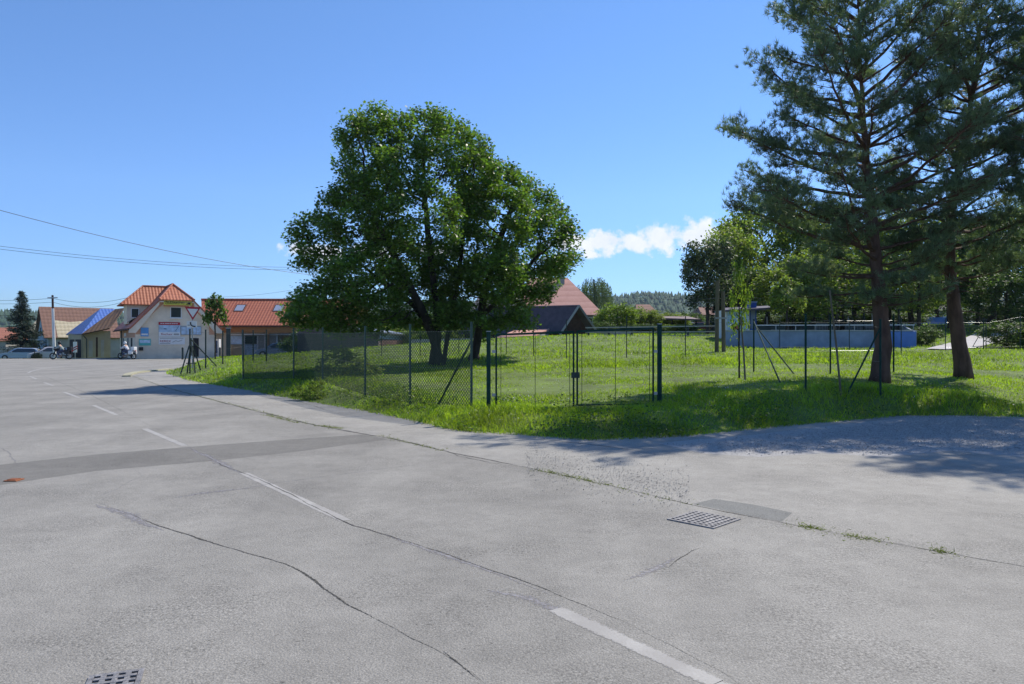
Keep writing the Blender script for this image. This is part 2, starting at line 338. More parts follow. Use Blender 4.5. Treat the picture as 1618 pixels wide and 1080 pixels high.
def text_obj(name, body, size, m, parent, origin, xdir, width=None, depth=0.01):
    """lettering as a mesh part, standing upright on a wall; xdir = reading direction"""
    c = bpy.data.curves.new(name, 'FONT'); c.body = body; c.size = size; c.extrude = depth; c.align_x = 'CENTER'; c.align_y = 'CENTER'
    to = bpy.data.objects.new('tmp', c); COL.objects.link(to)
    dg = bpy.context.evaluated_depsgraph_get(); me = bpy.data.meshes.new_from_object(to.evaluated_get(dg)); bpy.data.objects.remove(to)
    me.name = name; me.materials.clear(); me.materials.append(m)
    xs = [v.co.x for v in me.vertices]; w = max(xs) - min(xs); sx = (width / w) if width else 1
    xd = Vector(xdir).normalized(); zd = Vector((0, 0, 1)); nd = xd.cross(zd)
    for v in me.vertices:
        q = v.co.copy(); v.co = Vector(origin) + xd * q.x * sx + zd * q.y + nd * (q.z) - ORG[parent]
    o = bpy.data.objects.new(name, me); link(o, parent); ORG[o] = ORG[parent]; return o
def copy_tree(o, parent=None):
    c = o.copy(); COL.objects.link(c); c.parent = parent
    for ch in [x for x in COL.objects if x.parent == o]: copy_tree(ch, c)
    return c

# ------------------------------------------------------------------ terrain
VERGE_PX = [(262, 590), (300, 602), (380, 615), (450, 628), (520, 640), (600, 655), (660, 667), (700, 677), (745, 684), (800, 686), (850, 690), (930, 696), (1000, 694), (1080, 690),
            (1140, 684), (1200, 678), (1280, 670), (1350, 664), (1430, 657), (1520, 657), (1618, 660)]
VERGE = [G(u, v).xy for u, v in VERGE_PX] + [Vector((16, 16.4)), Vector((24, 17)), Vector((45, 18))]
MEADOW = VERGE + [Vector((120, 20)), Vector((300, 320)), Vector((-20, 320)), Vector((-22, 100)), Vector((-14, 66)), Vector((-21.5, 61)), Vector((-23.0, 57)), Vector((-20.6, 46)), Vector((-19.2, 41.5))]
MP = np.array([[p.x, p.y] for p in MEADOW])
CTRL = []
for (u, v, Y) in [(745, 645, 14.7), (648, 640, 15.6), (577, 627, 17.7), (510, 610, 20), (464, 599, 24), (383, 600, 27), (772, 648, 15.5), (1042, 637, 15.9), (1273, 618, 16.4), (1391, 632, 15.7),
                  (1388, 603, 20), (1522, 597, 21), (1191, 588, 24), (1312, 590, 21.4), (1412, 588, 21.8), (690, 577, 31.5), (752, 568, 33.5), (603, 563, 41), (385, 571, 40), (330, 582, 36),
                  (990, 565, 32), (1083, 564, 31), (900, 569, 31), (900, 531, 48), (700, 542, 48), (600, 547, 50), (500, 556, 52), (420, 562, 60), (1080, 532, 48), (1150, 545, 42), (1180, 549, 41),
                  (1440, 549, 41), (1500, 552, 38), (1560, 522, 60), (1618, 515, 75), (1480, 514, 65), (1618, 552, 38), (1618, 600, 24), (1300, 560, 33), (1450, 620, 17.5), (1618, 640, 17.5)]:
    p = P(u, v, Y); CTRL.append((p.x, p.y, max(p.z, 0.05)))
CTRL += [(60, 60, 3.0), (60, 120, 4), (0, 75, 2.3), (15, 90, 2.5), (30, 100, 3.2), (-12, 90, 1.4), (0, 320, 5), (200, 200, 6), (60, 20, 0.6), (-10, 66, 0.8), (20, 60, 2.4), (12, 60, 2.3)]
CT = np.array(CTRL)
def _phi(r): return r * r * np.log(r + 1e-6)
_n = len(CT); _A = np.zeros((_n + 3, _n + 3)); _d = np.linalg.norm(CT[:, None, :2] - CT[None, :, :2], axis=2)
_A[:_n, :_n] = _phi(_d) + np.eye(_n) * 2.0; _A[:_n, _n] = 1; _A[:_n, _n + 1:] = CT[:, :2]; _A[_n, :_n] = 1; _A[_n + 1:, :_n] = CT[:, :2].T
_w = np.linalg.solve(_A, np.concatenate([CT[:, 2], np.zeros(3)]))
def inside_poly(x, y, poly):
    c = np.zeros(len(x), bool); n = len(poly); j = n - 1
    for i in range(n):
        xi, yi = poly[i]; xj, yj = poly[j]
        with np.errstate(divide='ignore', invalid='ignore'):
            t = ((yi > y) != (yj > y)) & (x < (xj - xi) * (y - yi) / (yj - yi + 1e-12) + xi)
        c ^= t; j = i
    return c
def edge_dist(x, y, poly, closed=True):
    d = np.full(len(x), 1e9); n = len(poly)
    for i in range(n if closed else n - 1):
        a = poly[i]; b = poly[(i + 1) % n]; ab = b - a; L = (ab ** 2).sum() + 1e-9
        t = np.clip(((x - a[0]) * ab[0] + (y - a[1]) * ab[1]) / L, 0, 1)
        d = np.minimum(d, np.hypot(x - a[0] - t * ab[0], y - a[1] - t * ab[1]))
    return d
def H(x, y):
    x = np.atleast_1d(np.asarray(x, float)); y = np.atleast_1d(np.asarray(y, float)); z = np.zeros(len(x))
    for s0 in range(0, len(x), 20000):
        xs, ys = x[s0:s0 + 20000], y[s0:s0 + 20000]
        r = np.hypot(xs[:, None] - CT[None, :, 0], ys[:, None] - CT[None, :, 1])
        zi = _phi(r) @ _w[:_n] + _w[_n] + _w[_n + 1] * xs + _w[_n + 2] * ys
        zi = np.clip(zi, 0.08, 6)
        ins = inside_poly(xs, ys, MP); d = edge_dist(xs, ys, MP[:len(VERGE) + 9 if False else len(MP)])
        k = np.clip(d / 1.7, 0, 1); k = k * k * (3 - 2 * k)
        z[s0:s0 + 20000] = np.where(ins, zi * k, 0.0)
    far = np.clip((y - 74) / 14, 0, 1) * np.clip((-x - 42) / 8, 0, 1)
    return z - far * 0.7
def h1(x, y): return float(H([x], [y])[0])
def gfit(u, v, lo=12.0, hi=75.0):
    """the first point of the terrain that the photo shows at (u, v)"""
    Y = np.arange(lo, hi, 0.1); X = (u - 809) / F * Y; d = (CAMZ - (v - 540) / F * Y) - H(X, Y)
    k = np.where(d <= 0)[0]; y = Y[k[0]] if len(k) else Y[np.argmin(np.abs(d))]
    x = (u - 809) / F * y; return Vector((x, y, h1(x, y)))
# beyond 100 m the land is gently flat; hills are separate
xs = np.concatenate([np.arange(-1500, -60, 120), np.arange(-60, 60, 0.75), np.arange(60, 1600, 120)])
ys = np.concatenate([np.arange(-60, 8, 8), np.arange(8, 75, 0.6), np.arange(75, 160, 6), np.arange(160, 1400, 120)])
XX, YY = np.meshgrid(xs, ys); fx, fy = XX.ravel(), YY.ravel()
zz = H(fx, fy); ins = inside_poly(fx, fy, MP); ed = edge_dist(fx, fy, MP)
bumpz = (np.sin(fx * 1.7 + fy * 0.6) + np.sin(fy * 2.1 - fx * 0.9)) * 0.012 * np.clip(ed - 0.6, 0, 1) * ins
paved = (~ins) & (fy < 74)
zz = np.where(paved, -0.06, zz + bumpz)
zz = np.where(ins & (ed < 0.25), -0.02, zz)
nx, ny = len(xs), len(ys)
idx = np.arange(nx * ny).reshape(ny, nx)
quads = np.stack([idx[:-1, :-1].ravel(), idx[:-1, 1:].ravel(), idx[1:, 1:].ravel(), idx[1:, :-1].ravel()], 1)
g = arr_obj('ground', np.stack([fx, fy, zz], 1), quads, SOIL, smooth=True); tagd(g, kind='structure')

def sheet(name, pts, z, m, kind='structure'):
    b = MB(); V = [Vector((p[0], p[1], z)) for p in pts]; b.add(V, [tuple(range(len(V)))])
    o = b.build(name, m)
    import bmesh
    bm = bmesh.new(); bm.from_mesh(o.data); bmesh.ops.triangulate(bm, faces=bm.faces)
    for f in bm.faces:
        if f.normal.z < 0: f.normal_flip()
    bm.to_mesh(o.data); bm.free()
    if kind: tagd(o, kind=kind)
    return o
JOINT_PX = [(205, 592), (262, 612), (380, 643), (500, 672), (620, 693), (720, 716), (850, 742), (960, 766), (1090, 797), (1240, 826), (1400, 857), (1618, 895), (2100, 985)]
JOINT = [G(u, v) for u, v in JOINT_PX]
sheet('road', [(-90, -10), (-90, 73.5), (-44, 73.5), (-36, 90), (-14, 90), (-15.0, 67), (-21, 60.6), (-22.6, 57), (-20.2, 46), (-18.9, 41.5)] + [(p.x + 0.3, p.y + 0.5) for p in VERGE] + [(60, 18.5), (60, -10)], 0.0, ROAD)
pv = [(p.x, p.y) for p in JOINT]
sheet('pavement', [(-19.6, 41.2), (-18.7, 41.8)] + [(p.x + 0.25, p.y + 0.4) for p in VERGE[:22]] + [(14, 2)] + pv[::-1][1:], 0.0009, PAVE)
# gravel lot on the right
gl = [G(1040, 700), G(1100, 694), G(1180, 688), G(1280, 676), G(1350, 668), G(1430, 660), G(1520, 660), G(1618, 663), Vector((20, 16.6, 0)), Vector((30, 16, 0)), Vector((30, 11, 0)), G(1618, 722), G(1500, 712), G(1400, 722), G(1300, 716), G(1200, 722), G(1110, 716)]
sheet('gravel', [(p.x, p.y) for p in gl], 0.0016, GRAVEL)

def ragged(m, nscale, edge, amp, sharp):
    """the mark breaks up towards its edges"""
    t = m.node_tree; out = [x for x in t.nodes if x.type == 'OUTPUT_MATERIAL'][0]; p = t.nodes['Principled BSDF']
    a = N(t, 'ShaderNodeAttribute', attribute_name='across'); co = N(t, 'ShaderNodeTexCoord'); n = N(t, 'ShaderNodeTexNoise'); n.inputs['Scale'].default_value = nscale; n.inputs['Detail'].default_value = 5; n.inputs['Roughness'].default_value = .7; lk(t, co.outputs['Object'], n.inputs['Vector'])
    x = mth(t, 'SUBTRACT', edge, mth(t, 'ABSOLUTE', a.outputs['Fac'])); x = mth(t, 'ADD', x, mth(t, 'MULTIPLY', mth(t, 'SUBTRACT', n.outputs[0], 0.5), amp)); x = mth(t, 'MULTIPLY', x, sharp)
    x = mth(t, 'MINIMUM', mth(t, 'MAXIMUM', x, 0.0), 1.0)
    tr = N(t, 'ShaderNodeBsdfTransparent'); ms = N(t, 'ShaderNodeMixShader'); lk(t, x, ms.inputs[0]); lk(t, tr.outputs[0], ms.inputs[1]); lk(t, p.outputs[0], ms.inputs[2]); lk(t, ms.outputs[0], out.inputs[0])
ragged(SEAL, 28, 0.55, 2.4, 1.6); ragged(CRACK, 60, 0.55, 2.6, 4.0); ragged(PAINT, 45, 1.10, 1.5, 3.0)
# irregular strip along a pixel polyline lying on the road
def strip(name, px, w, m, z=0.010, jitter=0.3, sub=6, kind='structure', seed=1, wob=0.0):
    rnd = random.Random(seed); pts = []; z = 0.0013 + (z - 0.0105) * 0.16
    ph = [rnd.uniform(0, 6.28) for _ in range(8)]
    q = [G(u, v) for u, v in px]
    for a, b in zip(q[:-1], q[1:]):
        k = min(400, max(3, int((b - a).length / (0.03 if wob else 0.15))))
        for i in range(k): pts.append(a.lerp(b, i / k))
    pts.append(q[-1]); V = []; n = len(pts); AC = []
    for i, p in enumerate(pts):
        d = (pts[min(i + 1, n - 1)] - pts[max(i - 1, 0)]).normalized(); s = Vector((-d.y, d.x, 0))
        arc = arc + (p - pts[i - 1]).length if i else 0.0
        f1 = math.sin(arc * 3.1 + ph[0]) * .4 + math.sin(arc * 8.3 + ph[1]) * .3 + math.sin(arc * 21 + ph[2]) * .2 + rnd.uniform(-.25, .25)
        f2 = math.sin(arc * 2.3 + ph[3]) * .9 + math.sin(arc * 6.7 + ph[4]) * .5 + math.sin(arc * 17 + ph[5]) * .3 + rnd.uniform(-.2, .2)
        ww = w * max(0.15, 1 + f1 * jitter * 1.3); off = f2 * wob
        if wob: ww *= min(1.0, 0.1 + 3.0 * min(i, n - 1 - i) / n)
        endf = min(1.0, 4.0 * min(i, n - 1 - i) / n) if wob else 1.0
        V += [Vector((p.x, p.y, z)) + s * (off + ww / 2), Vector((p.x, p.y, z)) + s * (off - ww / 2)]; AC += [1.0 + (1 - endf), -1.0 - (1 - endf)]
    b = MB(); b.add(V, [(2 * i, 2 * i + 1, 2 * i + 3, 2 * i + 2) for i in range(n - 1)])
    o = b.build(name, m); at_ = o.data.attributes.new('across', 'FLOAT', 'POINT'); at_.data.foreach_set('value', AC)
    for f in o.data.polygons:
        if f.normal.z < 0: o.data.flip_normals(); break
    return tagd(o, kind=kind)
def poly_px(name, px, m, z): return sheet(name, [G(u, v).xy for u, v in px], z, m)
poly_px('asphalt_trench_patch', [(-160, 752), (0, 734), (150, 718), (295, 706), (430, 696), (575, 686), (612, 694), (480, 712), (345, 727), (150, 744), (0, 766), (-160, 790)], PATCHM, 0.0008)
poly_px('asphalt_edge_patch', [(1095, 796), (1128, 788), (1190, 797), (1252, 810), (1235, 824), (1170, 812)], PATCH2, 0.0017)
# centre line dashes
CENTER = [((1130, 1080), (1240, 1128), 0), ((878, 962), (1132, 1080), 1), ((385, 747), (546, 822), 1), ((228, 677), (292, 704), 1), ((148, 640), (184, 655), 1), ((101, 619), (125, 628), 1), ((70, 604), (84, 609), 1), ((48, 594.5), (58, 598.5), 1)]
for i, (a, b, ok) in enumerate(CENTER):
    if ok or True:
        strip('road_marking', [a, b], 0.125, PAINT, 0.012, 0.10, 14, seed=i)
strip('road_marking', [(44, 589), (50, 586), (66, 582), (100, 578.5), (140, 576)], 0.13, PAINT, 0.012, 0.1, 6, seed=30)
# cracks and sealed joints
strip('road_crack', [(1190, 1098), (1130, 1058), (1060, 1020), (990, 985), (900, 945), (850, 925), (770, 898), (650, 858), (560, 830), (500, 802), (400, 752), (350, 735), (300, 706)], 0.026, CRACK, 0.0135, 0.6, 26, seed=3, wob=0.012)
strip('road_crack', [(140, 790), (180, 803), (270, 836), (380, 872), (450, 890), (480, 905), (560, 960), (640, 1002), (700, 1034), (770, 1085)], 0.026, CRACK, 0.0135, 0.6, 26, seed=4, wob=0.01)
strip('road_crack', [(700, 1026), (730, 1052), (762, 1080)], 0.016, CRACK, 0.014, 0.6, 14, seed=41, wob=0.006)
strip('road_crack', [(210, 798), (300, 782), (390, 771), (440, 762), (600, 741), (720, 728)], 0.035, SEAL, 0.0135, 0.6, 20, seed=5, wob=0.012)
strip('sealed_joint', [(275, 787), (330, 778), (400, 770)], 0.16, SEAL, 0.0115, 0.5, 10, seed=6, wob=0.02)
strip('sealed_joint', [(150, 797), (200, 815), (260, 838)], 0.30, SEAL, 0.0115, 0.5, 10, seed=7, wob=0.03)
strip('sealed_joint', [(300, 707), (350, 733), (385, 748)], 0.22, SEAL, 0.0115, 0.5, 8, seed=8, wob=0.02)
strip('sealed_joint', [(770, 930), (850, 950), (905, 975)], 0.26, SEAL, 0.0115, 0.5, 10, seed=9, wob=0.02)
strip('sealed_joint', [(560, 830), (660, 862), (780, 903), (880, 945)], 0.10, SEAL, 0.0118, 0.6, 14, seed=10, wob=0.01)
strip('sealed_joint', [(1075, 878), (1040, 898), (985, 918)], 0.17, SEAL, 0.0115, 0.5, 10, seed=11, wob=0.015)
strip('road_crack', [(1115, 862), (1090, 870), (1075, 880), (1050, 900)], 0.02, CRACK, 0.014, 0.6, 14, seed=12, wob=0.01)
strip('road_crack', [(140, 790), (190, 770), (225, 752), (215, 742)], 0.02, SEAL, 0.0125, 0.5, 14, seed=13, wob=0.02)
strip('road_crack', [(0, 705), (14, 718), (32, 736)], 0.05, SEAL, 0.0125, 0.5, 14, seed=14, wob=0.02)
strip('road_crack', [(45, 583), (80, 598), (140, 622), (230, 668), (300, 706)], 0.02, CRACK, 0.0105, 0.6, 14, seed=15, wob=0.01)
strip('road_crack', [(120, 628), (200, 628), (290, 624)], 0.05, SEAL, 0.0125, 0.5, 14, seed=16, wob=0.02)
strip('road_crack', [(810, 690), (880, 696), (960, 705), (1040, 718)], 0.05, CRACK, 0.0135, 0.6, 20, seed=17, wob=0.012)
strip('pavement_joint', JOINT_PX, 0.085, CRACK, 0.0135, 0.7, 30, seed=18, wob=0.012)
strip('pavement_joint', [(330, 645), (470, 633), (540, 655)], 0.03, CRACK, 0.0135, 0.7, 20, seed=19, wob=0.02)
strip('pavement_joint', [(620, 693), (680, 706), (760, 728), (850, 744)], 0.025, CRACK, 0.0137, 0.7, 20, seed=20, wob=0.03)
# kerb at the corner
b = MB()
kp = [(200, 595), (203, 592), (215, 589), (240, 586), (268, 583.5)]
for a, c in zip(kp[:-1], kp[1:]): b.bar(G(*a) + Vector((0, 0, 0.03)), G(*c) + Vector((0, 0, 0.03)), 0.35, 0.08)
tagd(b.build('kerb', KERB), kind='structure')
# ------------------------------------------------------------------ drains
def grate(name, label, c, ang, w, l, nx, ny, m):
    t = thing(name, label, 'drain grate', c)
    M3 = Matrix.Rotation(ang, 3, 'Z'); C = Vector(c)
    def q(x, y, z): return C + M3 @ Vector((x, y, z))
    pit = MB().box(C + Vector((0, 0, 0.0045)), (w * 0.98, l * 0.98, 0.002), ang).build('pit', DARK, t)
    fr = MB()
    for sx in (-1, 1): fr.box(q(sx * w / 2, 0, 0.006), (0.025, l + 0.025, 0.010), ang)
    for sy in (-1, 1): fr.box(q(0, sy * l / 2, 0.0062), (w - 0.03, 0.025, 0.0105), ang)
    fr.build('frame', m, t)
    gr = MB(); bw = w / nx; bl = l / ny
    for i in range(1, nx): gr.box(q(-w / 2 + i * bw, 0, 0.0085), (bw * 0.45, l - 0.03, 0.007), ang)
    for j in range(1, ny): gr.box(q(0, -l / 2 + j * bl, 0.0097), (w - 0.03, bl * 0.45, 0.007), ang)
    gr.build('grille', m, t)
gc = G(1112, 821)
grate('drain_grate', 'square cast iron storm drain grate beside the dark asphalt patch at the road edge', (gc.x, gc.y, 0), R(-45), 0.46, 0.46, 8, 8, IRON)
gc = G(178, 1084)
grate('drain_grate', 'small broken iron grate at the bottom left edge of the picture', (gc.x, gc.y, 0), R(20), 0.22, 0.26, 4, 5, IRON)
gc = G(22, 759); t = thing('valve_cover', 'small rusty orange valve cover in the dark trench patch', 'valve cover', (gc.x, gc.y, 0))
MB().box(gc + Vector((0, 0, 0.008)), (0.15, 0.15, 0.012)).build('rim', RUST, t); MB().box(gc + Vector((0, 0, 0.018)), (0.10, 0.10, 0.008)).build('lid', mat('rust_dark', (0.25, 0.09, 0.04), 0.8, 0.3, 10), t)

# ------------------------------------------------------------------ foliage tools
LEAF_T = {  # template leaves: verts (x along the leaf, y across), polygons of equal size
    'maple': (np.array([(0, 0), (0.25, 0.42), (0.45, 0.22), (0.62, 0.5), (0.66, 0.16), (1.0, 0.0), (0.66, -0.16), (0.62, -0.5), (0.45, -0.22), (0.25, -0.42)]), [(0, 1, 2), (0, 2, 4), (2, 3, 4), (0, 4, 6), (4, 5, 6), (0, 6, 8), (6, 7, 8), (0, 8, 9)]),
    'oval': (np.array([(0, 0), (0.4, 0.3), (1, 0), (0.4, -0.3)]), [(0, 1, 2), (0, 2, 3)]),
    'blade': (np.array([(0, -0.5), (0, 0.5), (1, 0)]), [(0, 1, 2)]),
}
def scatter(centers, size, kind='oval', up=0.5, rng=RNG, fold=0.12, size_var=0.35, dirs=None, wid=1.0):
    n = len(centers); tv, tf = LEAF_T[kind]; k = len(tv)
    if dirs is None:
        d = rng.normal(size=(n, 3)); d[:, 2] *= 0.5; d[:, 2] -= 0.15
    else: d = dirs
    d = d / (np.linalg.norm(d, axis=1, keepdims=True) + 1e-9)
    nr = rng.normal(size=(n, 3)); nr[:, 2] += up * 3
    s = np.cross(nr, d); s /= (np.linalg.norm(s, axis=1, keepdims=True) + 1e-9); nn = np.cross(d, s)
    sz = (size * (1 + rng.uniform(-size_var, size_var, n)))[:, None, None] if np.isscalar(size) else (size * (1 + rng.uniform(-size_var, size_var, n)))[:, None, None]
    V = centers[:, None, :] + (d[:, None, :] * tv[None, :, 0:1] + s[:, None, :] * tv[None, :, 1:2] * wid + nn[:, None, :] * (np.abs(tv[None, :, 1:2]) * fold)) * sz
    T = np.array(tf); Fc = (np.arange(n)[:, None, None] * k + T[None]).reshape(-1, 3)
    return V.reshape(-1, 3), Fc
def join(parts):
    Vs, Fs, o = [], [], 0
    for V, Fc in parts: Vs.append(V); Fs.append(Fc + o); o += len(V)
    return np.concatenate(Vs), np.concatenate(Fs)
def colonize(nodes, par, att, D=0.3, di=2.5, dk=0.55, iters=90, grav=0.0, rng=RNG):
    nodes = [np.array(p, float) for p in nodes]; par = list(par)
    att = np.array(att); nd = np.array(nodes)
    dm = np.linalg.norm(att[:, None] - nd[None], axis=2); near = dm.argmin(1); dist = dm.min(1)
    alive = np.ones(len(att), bool)
    for it in range(iters):
        act = alive & (dist < di)
        if not act.any():
            if not alive.any(): break
            di *= 1.5
            if di > 20: break
            continue
        src = near[act]; v = att[act] - np.array(nodes)[src]; v /= (np.linalg.norm(v, axis=1, keepdims=True) + 1e-9)
        u, inv = np.unique(src, return_inverse=True); acc = np.zeros((len(u), 3)); np.add.at(acc, inv, v)
        acc /= (np.linalg.norm(acc, axis=1, keepdims=True) + 1e-6); acc += rng.normal(size=acc.shape) * 0.18; acc[:, 2] += grav
        acc /= (np.linalg.norm(acc, axis=1, keepdims=True) + 1e-6)
        new = np.array(nodes)[u] + acc * D; b0 = len(nodes)
        nodes += list(new); par += list(u)
        dm = np.linalg.norm(att[:, None] - new[None], axis=2); a2 = dm.argmin(1); d2 = dm.min(1)
        up = d2 < dist; near[up] = a2[up] + b0; dist[up] = d2[up]
        alive &= dist > dk; dist[~alive] = 1e9
        if len(nodes) > 9000: break
    return np.array(nodes), np.array(par)
def skeleton_mesh(nodes, par, r_tip, r_base, n=6, power=2.4, rmin=0.0, flare=None):
    N_ = len(nodes); w = np.zeros(N_); cnt = np.zeros(N_); ch = np.zeros(N_, int)
    main = np.full(N_, -1)
    for i in range(N_ - 1, -1, -1):
        if w[i] == 0: w[i] = 1.0
        cnt[i] += 1
        p = par[i]
        if p >= 0:
            w[p] += w[i]; cnt[p] += cnt[i]; ch[p] += 1
            if main[p] < 0 or w[i] > w[main[p]]: main[p] = i
    e = 1.0 / power; rr = w ** e; rr = r_tip + (rr - 1) / (rr.max() - 1 + 1e-9) * (r_base - r_tip)
    if flare is not None:
        z0 = nodes[0][2]; rr = rr * (1 + flare * np.exp(-(nodes[:, 2] - z0) / 0.35) * (rr > r_base * 0.5))
    idx = np.where((par >= 0) & (rr >= rmin))[0]; p = par[idx]
    d = nodes[idx] - nodes[p]; d /= (np.linalg.norm(d, axis=1, keepdims=True) + 1e-9)
    pd = np.zeros((N_, 3)); pd[idx] = d; pd[0] = (0, 0, 1)
    ism = main[p] == idx
    d0 = np.where(ism[:, None], pd[p] + d, d); d0 /= (np.linalg.norm(d0, axis=1, keepdims=True) + 1e-9)
    mi = main[idx]; d1 = np.where((mi >= 0)[:, None], pd[np.maximum(mi, 0)] + d, d); d1 /= (np.linalg.norm(d1, axis=1, keepdims=True) + 1e-9)
    r0 = np.where(ism, rr[p], rr[idx]); r1 = rr[idx]
    ref = np.array([0.9, 0.35, 0.1])
    def ring(c, dd, r):
        x = np.cross(dd, ref); x /= (np.linalg.norm(x, axis=1, keepdims=True) + 1e-9); y = np.cross(dd, x)
        a = np.arange(n) * 2 * np.pi / n
        return c[:, None] + (x[:, None] * np.cos(a)[None, :, None] + y[:, None] * np.sin(a)[None, :, None]) * r[:, None, None]
    V = np.concatenate([ring(nodes[p], d0, r0), ring(nodes[idx], d1, r1)], 1).reshape(-1, 3)
    k = np.arange(n); base = (np.arange(len(idx)) * 2 * n)[:, None]
    Fc = np.stack([base + k, base + (k + 1) % n, base + n + (k + 1) % n, base + n + k], 2).reshape(-1, 4)
    return V, Fc, cnt, rr
def ell_points(ells, n, rng=RNG, shell=0.35):
    w = np.array([e[3] * e[4] * e[5] for e in ells]); w = w ** 0.8; w /= w.sum(); out = []
    for e, k in zip(ells, (w * n).astype(int) + 1):
        q = rng.normal(size=(k, 3)); q /= np.linalg.norm(q, axis=1, keepdims=True); r = rng.uniform(shell, 1, k) ** 0.5
        out.append(np.array(e[:3]) + q * r[:, None] * np.array(e[3:]))
    return np.concatenate(out)

# ------------------------------------------------------------------ the two big maples
def px_ells(lst, Y, rng):
    s = Y / F; out = []
    for (u, v, a, b, dy) in lst:
        c = P(u, v, Y); out.append((c.x, c.y + dy * s, c.z, a * s, (a + b) * 0.5 * s, b * s))
    return out
def leafy_tree(name, label, base, trunk_pts, ells, natt, nleaf, leaf, lm, bark, r_base, D=0.3, dk=0.55, spread=0.28, kind='oval', seed=1, group=None, tipcnt=5, rtip=0.008, cat='tree', shell=0.3, up=0.5, flare=0.5, sides=6):
    rng = np.random.default_rng(seed)
    t = thing(name, label, cat, base, group)
    nodes = []; par = []
    for tp in trunk_pts:
        first = len(nodes)
        for i, p in enumerate(tp):
            if i == 0: nodes.append(p); par.append(-1 if first == 0 else 0); continue
            q0 = np.array(nodes[-1]); L = np.linalg.norm(np.array(p) - q0); k = max(1, int(L / D))
            for j in range(1, k + 1):
                nodes.append(tuple(q0 + (np.array(p) - q0) * j / k + rng.normal(size=3) * 0.012)); par.append(len(nodes) - 2)
    par = [(-1 if i == 0 else p) for i, p in enumerate(par)]
    att = ell_points(ells, natt, rng, shell)
    nd, pr = colonize(nodes, par, att, D=D, di=max(2.5, D * 8), dk=dk, rng=rng)
    V, Fc, cnt, rr = skeleton_mesh(nd, pr, rtip, r_base, n=sides, flare=flare)
    arr_obj('trunk', V, Fc, bark, t, smooth=True)
    tips = nd[(cnt <= tipcnt) & (np.arange(len(nd)) > len(nodes))]
    if len(tips) == 0: tips = att
    per = max(1, nleaf // len(tips)); c = np.repeat(tips, per, 0); c = c + np.clip(rng.normal(size=c.shape), -1.7, 1.7) * spread * np.array([1, 1, 0.7])
    V, Fc = scatter(c, leaf, kind, up=up, rng=rng); arr_obj('crown', V, Fc, lm, t)
    return t
Ym = 31.5
b1 = P(690, 577, Ym)
m1 = [(590, 232, 62, 62, -10), (655, 215, 60, 56, 30), (705, 245, 55, 60, -40), (575, 300, 60, 60, 50), (640, 300, 70, 55, -60), (560, 345, 58, 60, -30), (500, 385, 42, 55, 0), (545, 425, 60, 45, 60),
      (480, 485, 42, 30, 20), (540, 480, 60, 38, -70), (615, 400, 80, 60, 90), (600, 455, 75, 50, -110), (675, 365, 70, 60, -100), (700, 440, 70, 60, 100), (650, 480, 60, 36, 0), (755, 280, 50, 45, 0), (745, 235, 34, 30, 10), (600, 190, 40, 30, 0), (600, 380, 60, 50, -90), (500, 505, 44, 20, -40), (468, 502, 36, 20, 40), (540, 515, 55, 20, 60), (600, 512, 60, 22, -80), (655, 505, 50, 20, 70), (560, 490, 60, 26, -120), (720, 500, 40, 20, -60)]
s = Ym / F
def tp(*l): return [tuple(P(u, v, Ym) + Vector((0, dy, 0))) for (u, v, dy) in l]
tr = [tp((690, 580, 0), (692, 530, 0), (688, 480, 0.2), (680, 400, 0.1), (672, 320, 0)), tp((688, 545, 0), (672, 495, -0.4), (640, 430, -0.9), (600, 350, -1.2)), tp((700, 578, 0), (708, 520, 0.3), (722, 440, 0.7), (735, 340, 0.8)), tp((688, 540, .1), (650, 480, 1.2), (580, 430, 1.6))]
leafy_tree('maple_tree', 'large dark green maple with several heavy trunks, left one of the two joined crowns', tuple(b1), tr, px_ells(m1, Ym, RNG), 3000, 78000, 0.128, LEAF_M, BARK_M, 0.275, D=0.3, dk=0.52, spread=0.25, kind='maple', seed=5, tipcnt=4, flare=0.45)
Ym2 = 33.5; b2 = P(752, 567, Ym2)
m2 = [(800, 300, 55, 50, 0), (850, 330, 50, 50, 40), (790, 360, 60, 60, -70), (875, 385, 42, 60, 0), (830, 420, 70, 60, 80), (780, 440, 60, 50, -90), (842, 452, 36, 38, -30), (800, 490, 55, 28, 0), (740, 330, 50, 60, 60), (740, 430, 50, 60, -60), (800, 510, 50, 18, -60), (893, 405, 28, 36, 20), (770, 505, 40, 20, 60), (745, 265, 40, 40, 0)]
Yt = Ym2
def tp2(*l): return [tuple(P(u, v, Ym2) + Vector((0, dy, 0))) for (u, v, dy) in l]
leafy_tree('maple_tree', 'smaller slanting maple forming the right part of the joined crowns behind the gate', tuple(b2), [tp2((748, 570, 0), (757, 520, 0), (764, 470, 0), (790, 380, 0), (815, 310, 0)), tp2((760, 500, 0), (810, 450, 0.8), (850, 400, 0.8))],
           px_ells(m2, Ym2, RNG), 1700, 46000, 0.13, LEAF_M, BARK_M, 0.22, D=0.3, dk=0.52, spread=0.25, kind='maple', seed=9, tipcnt=4)

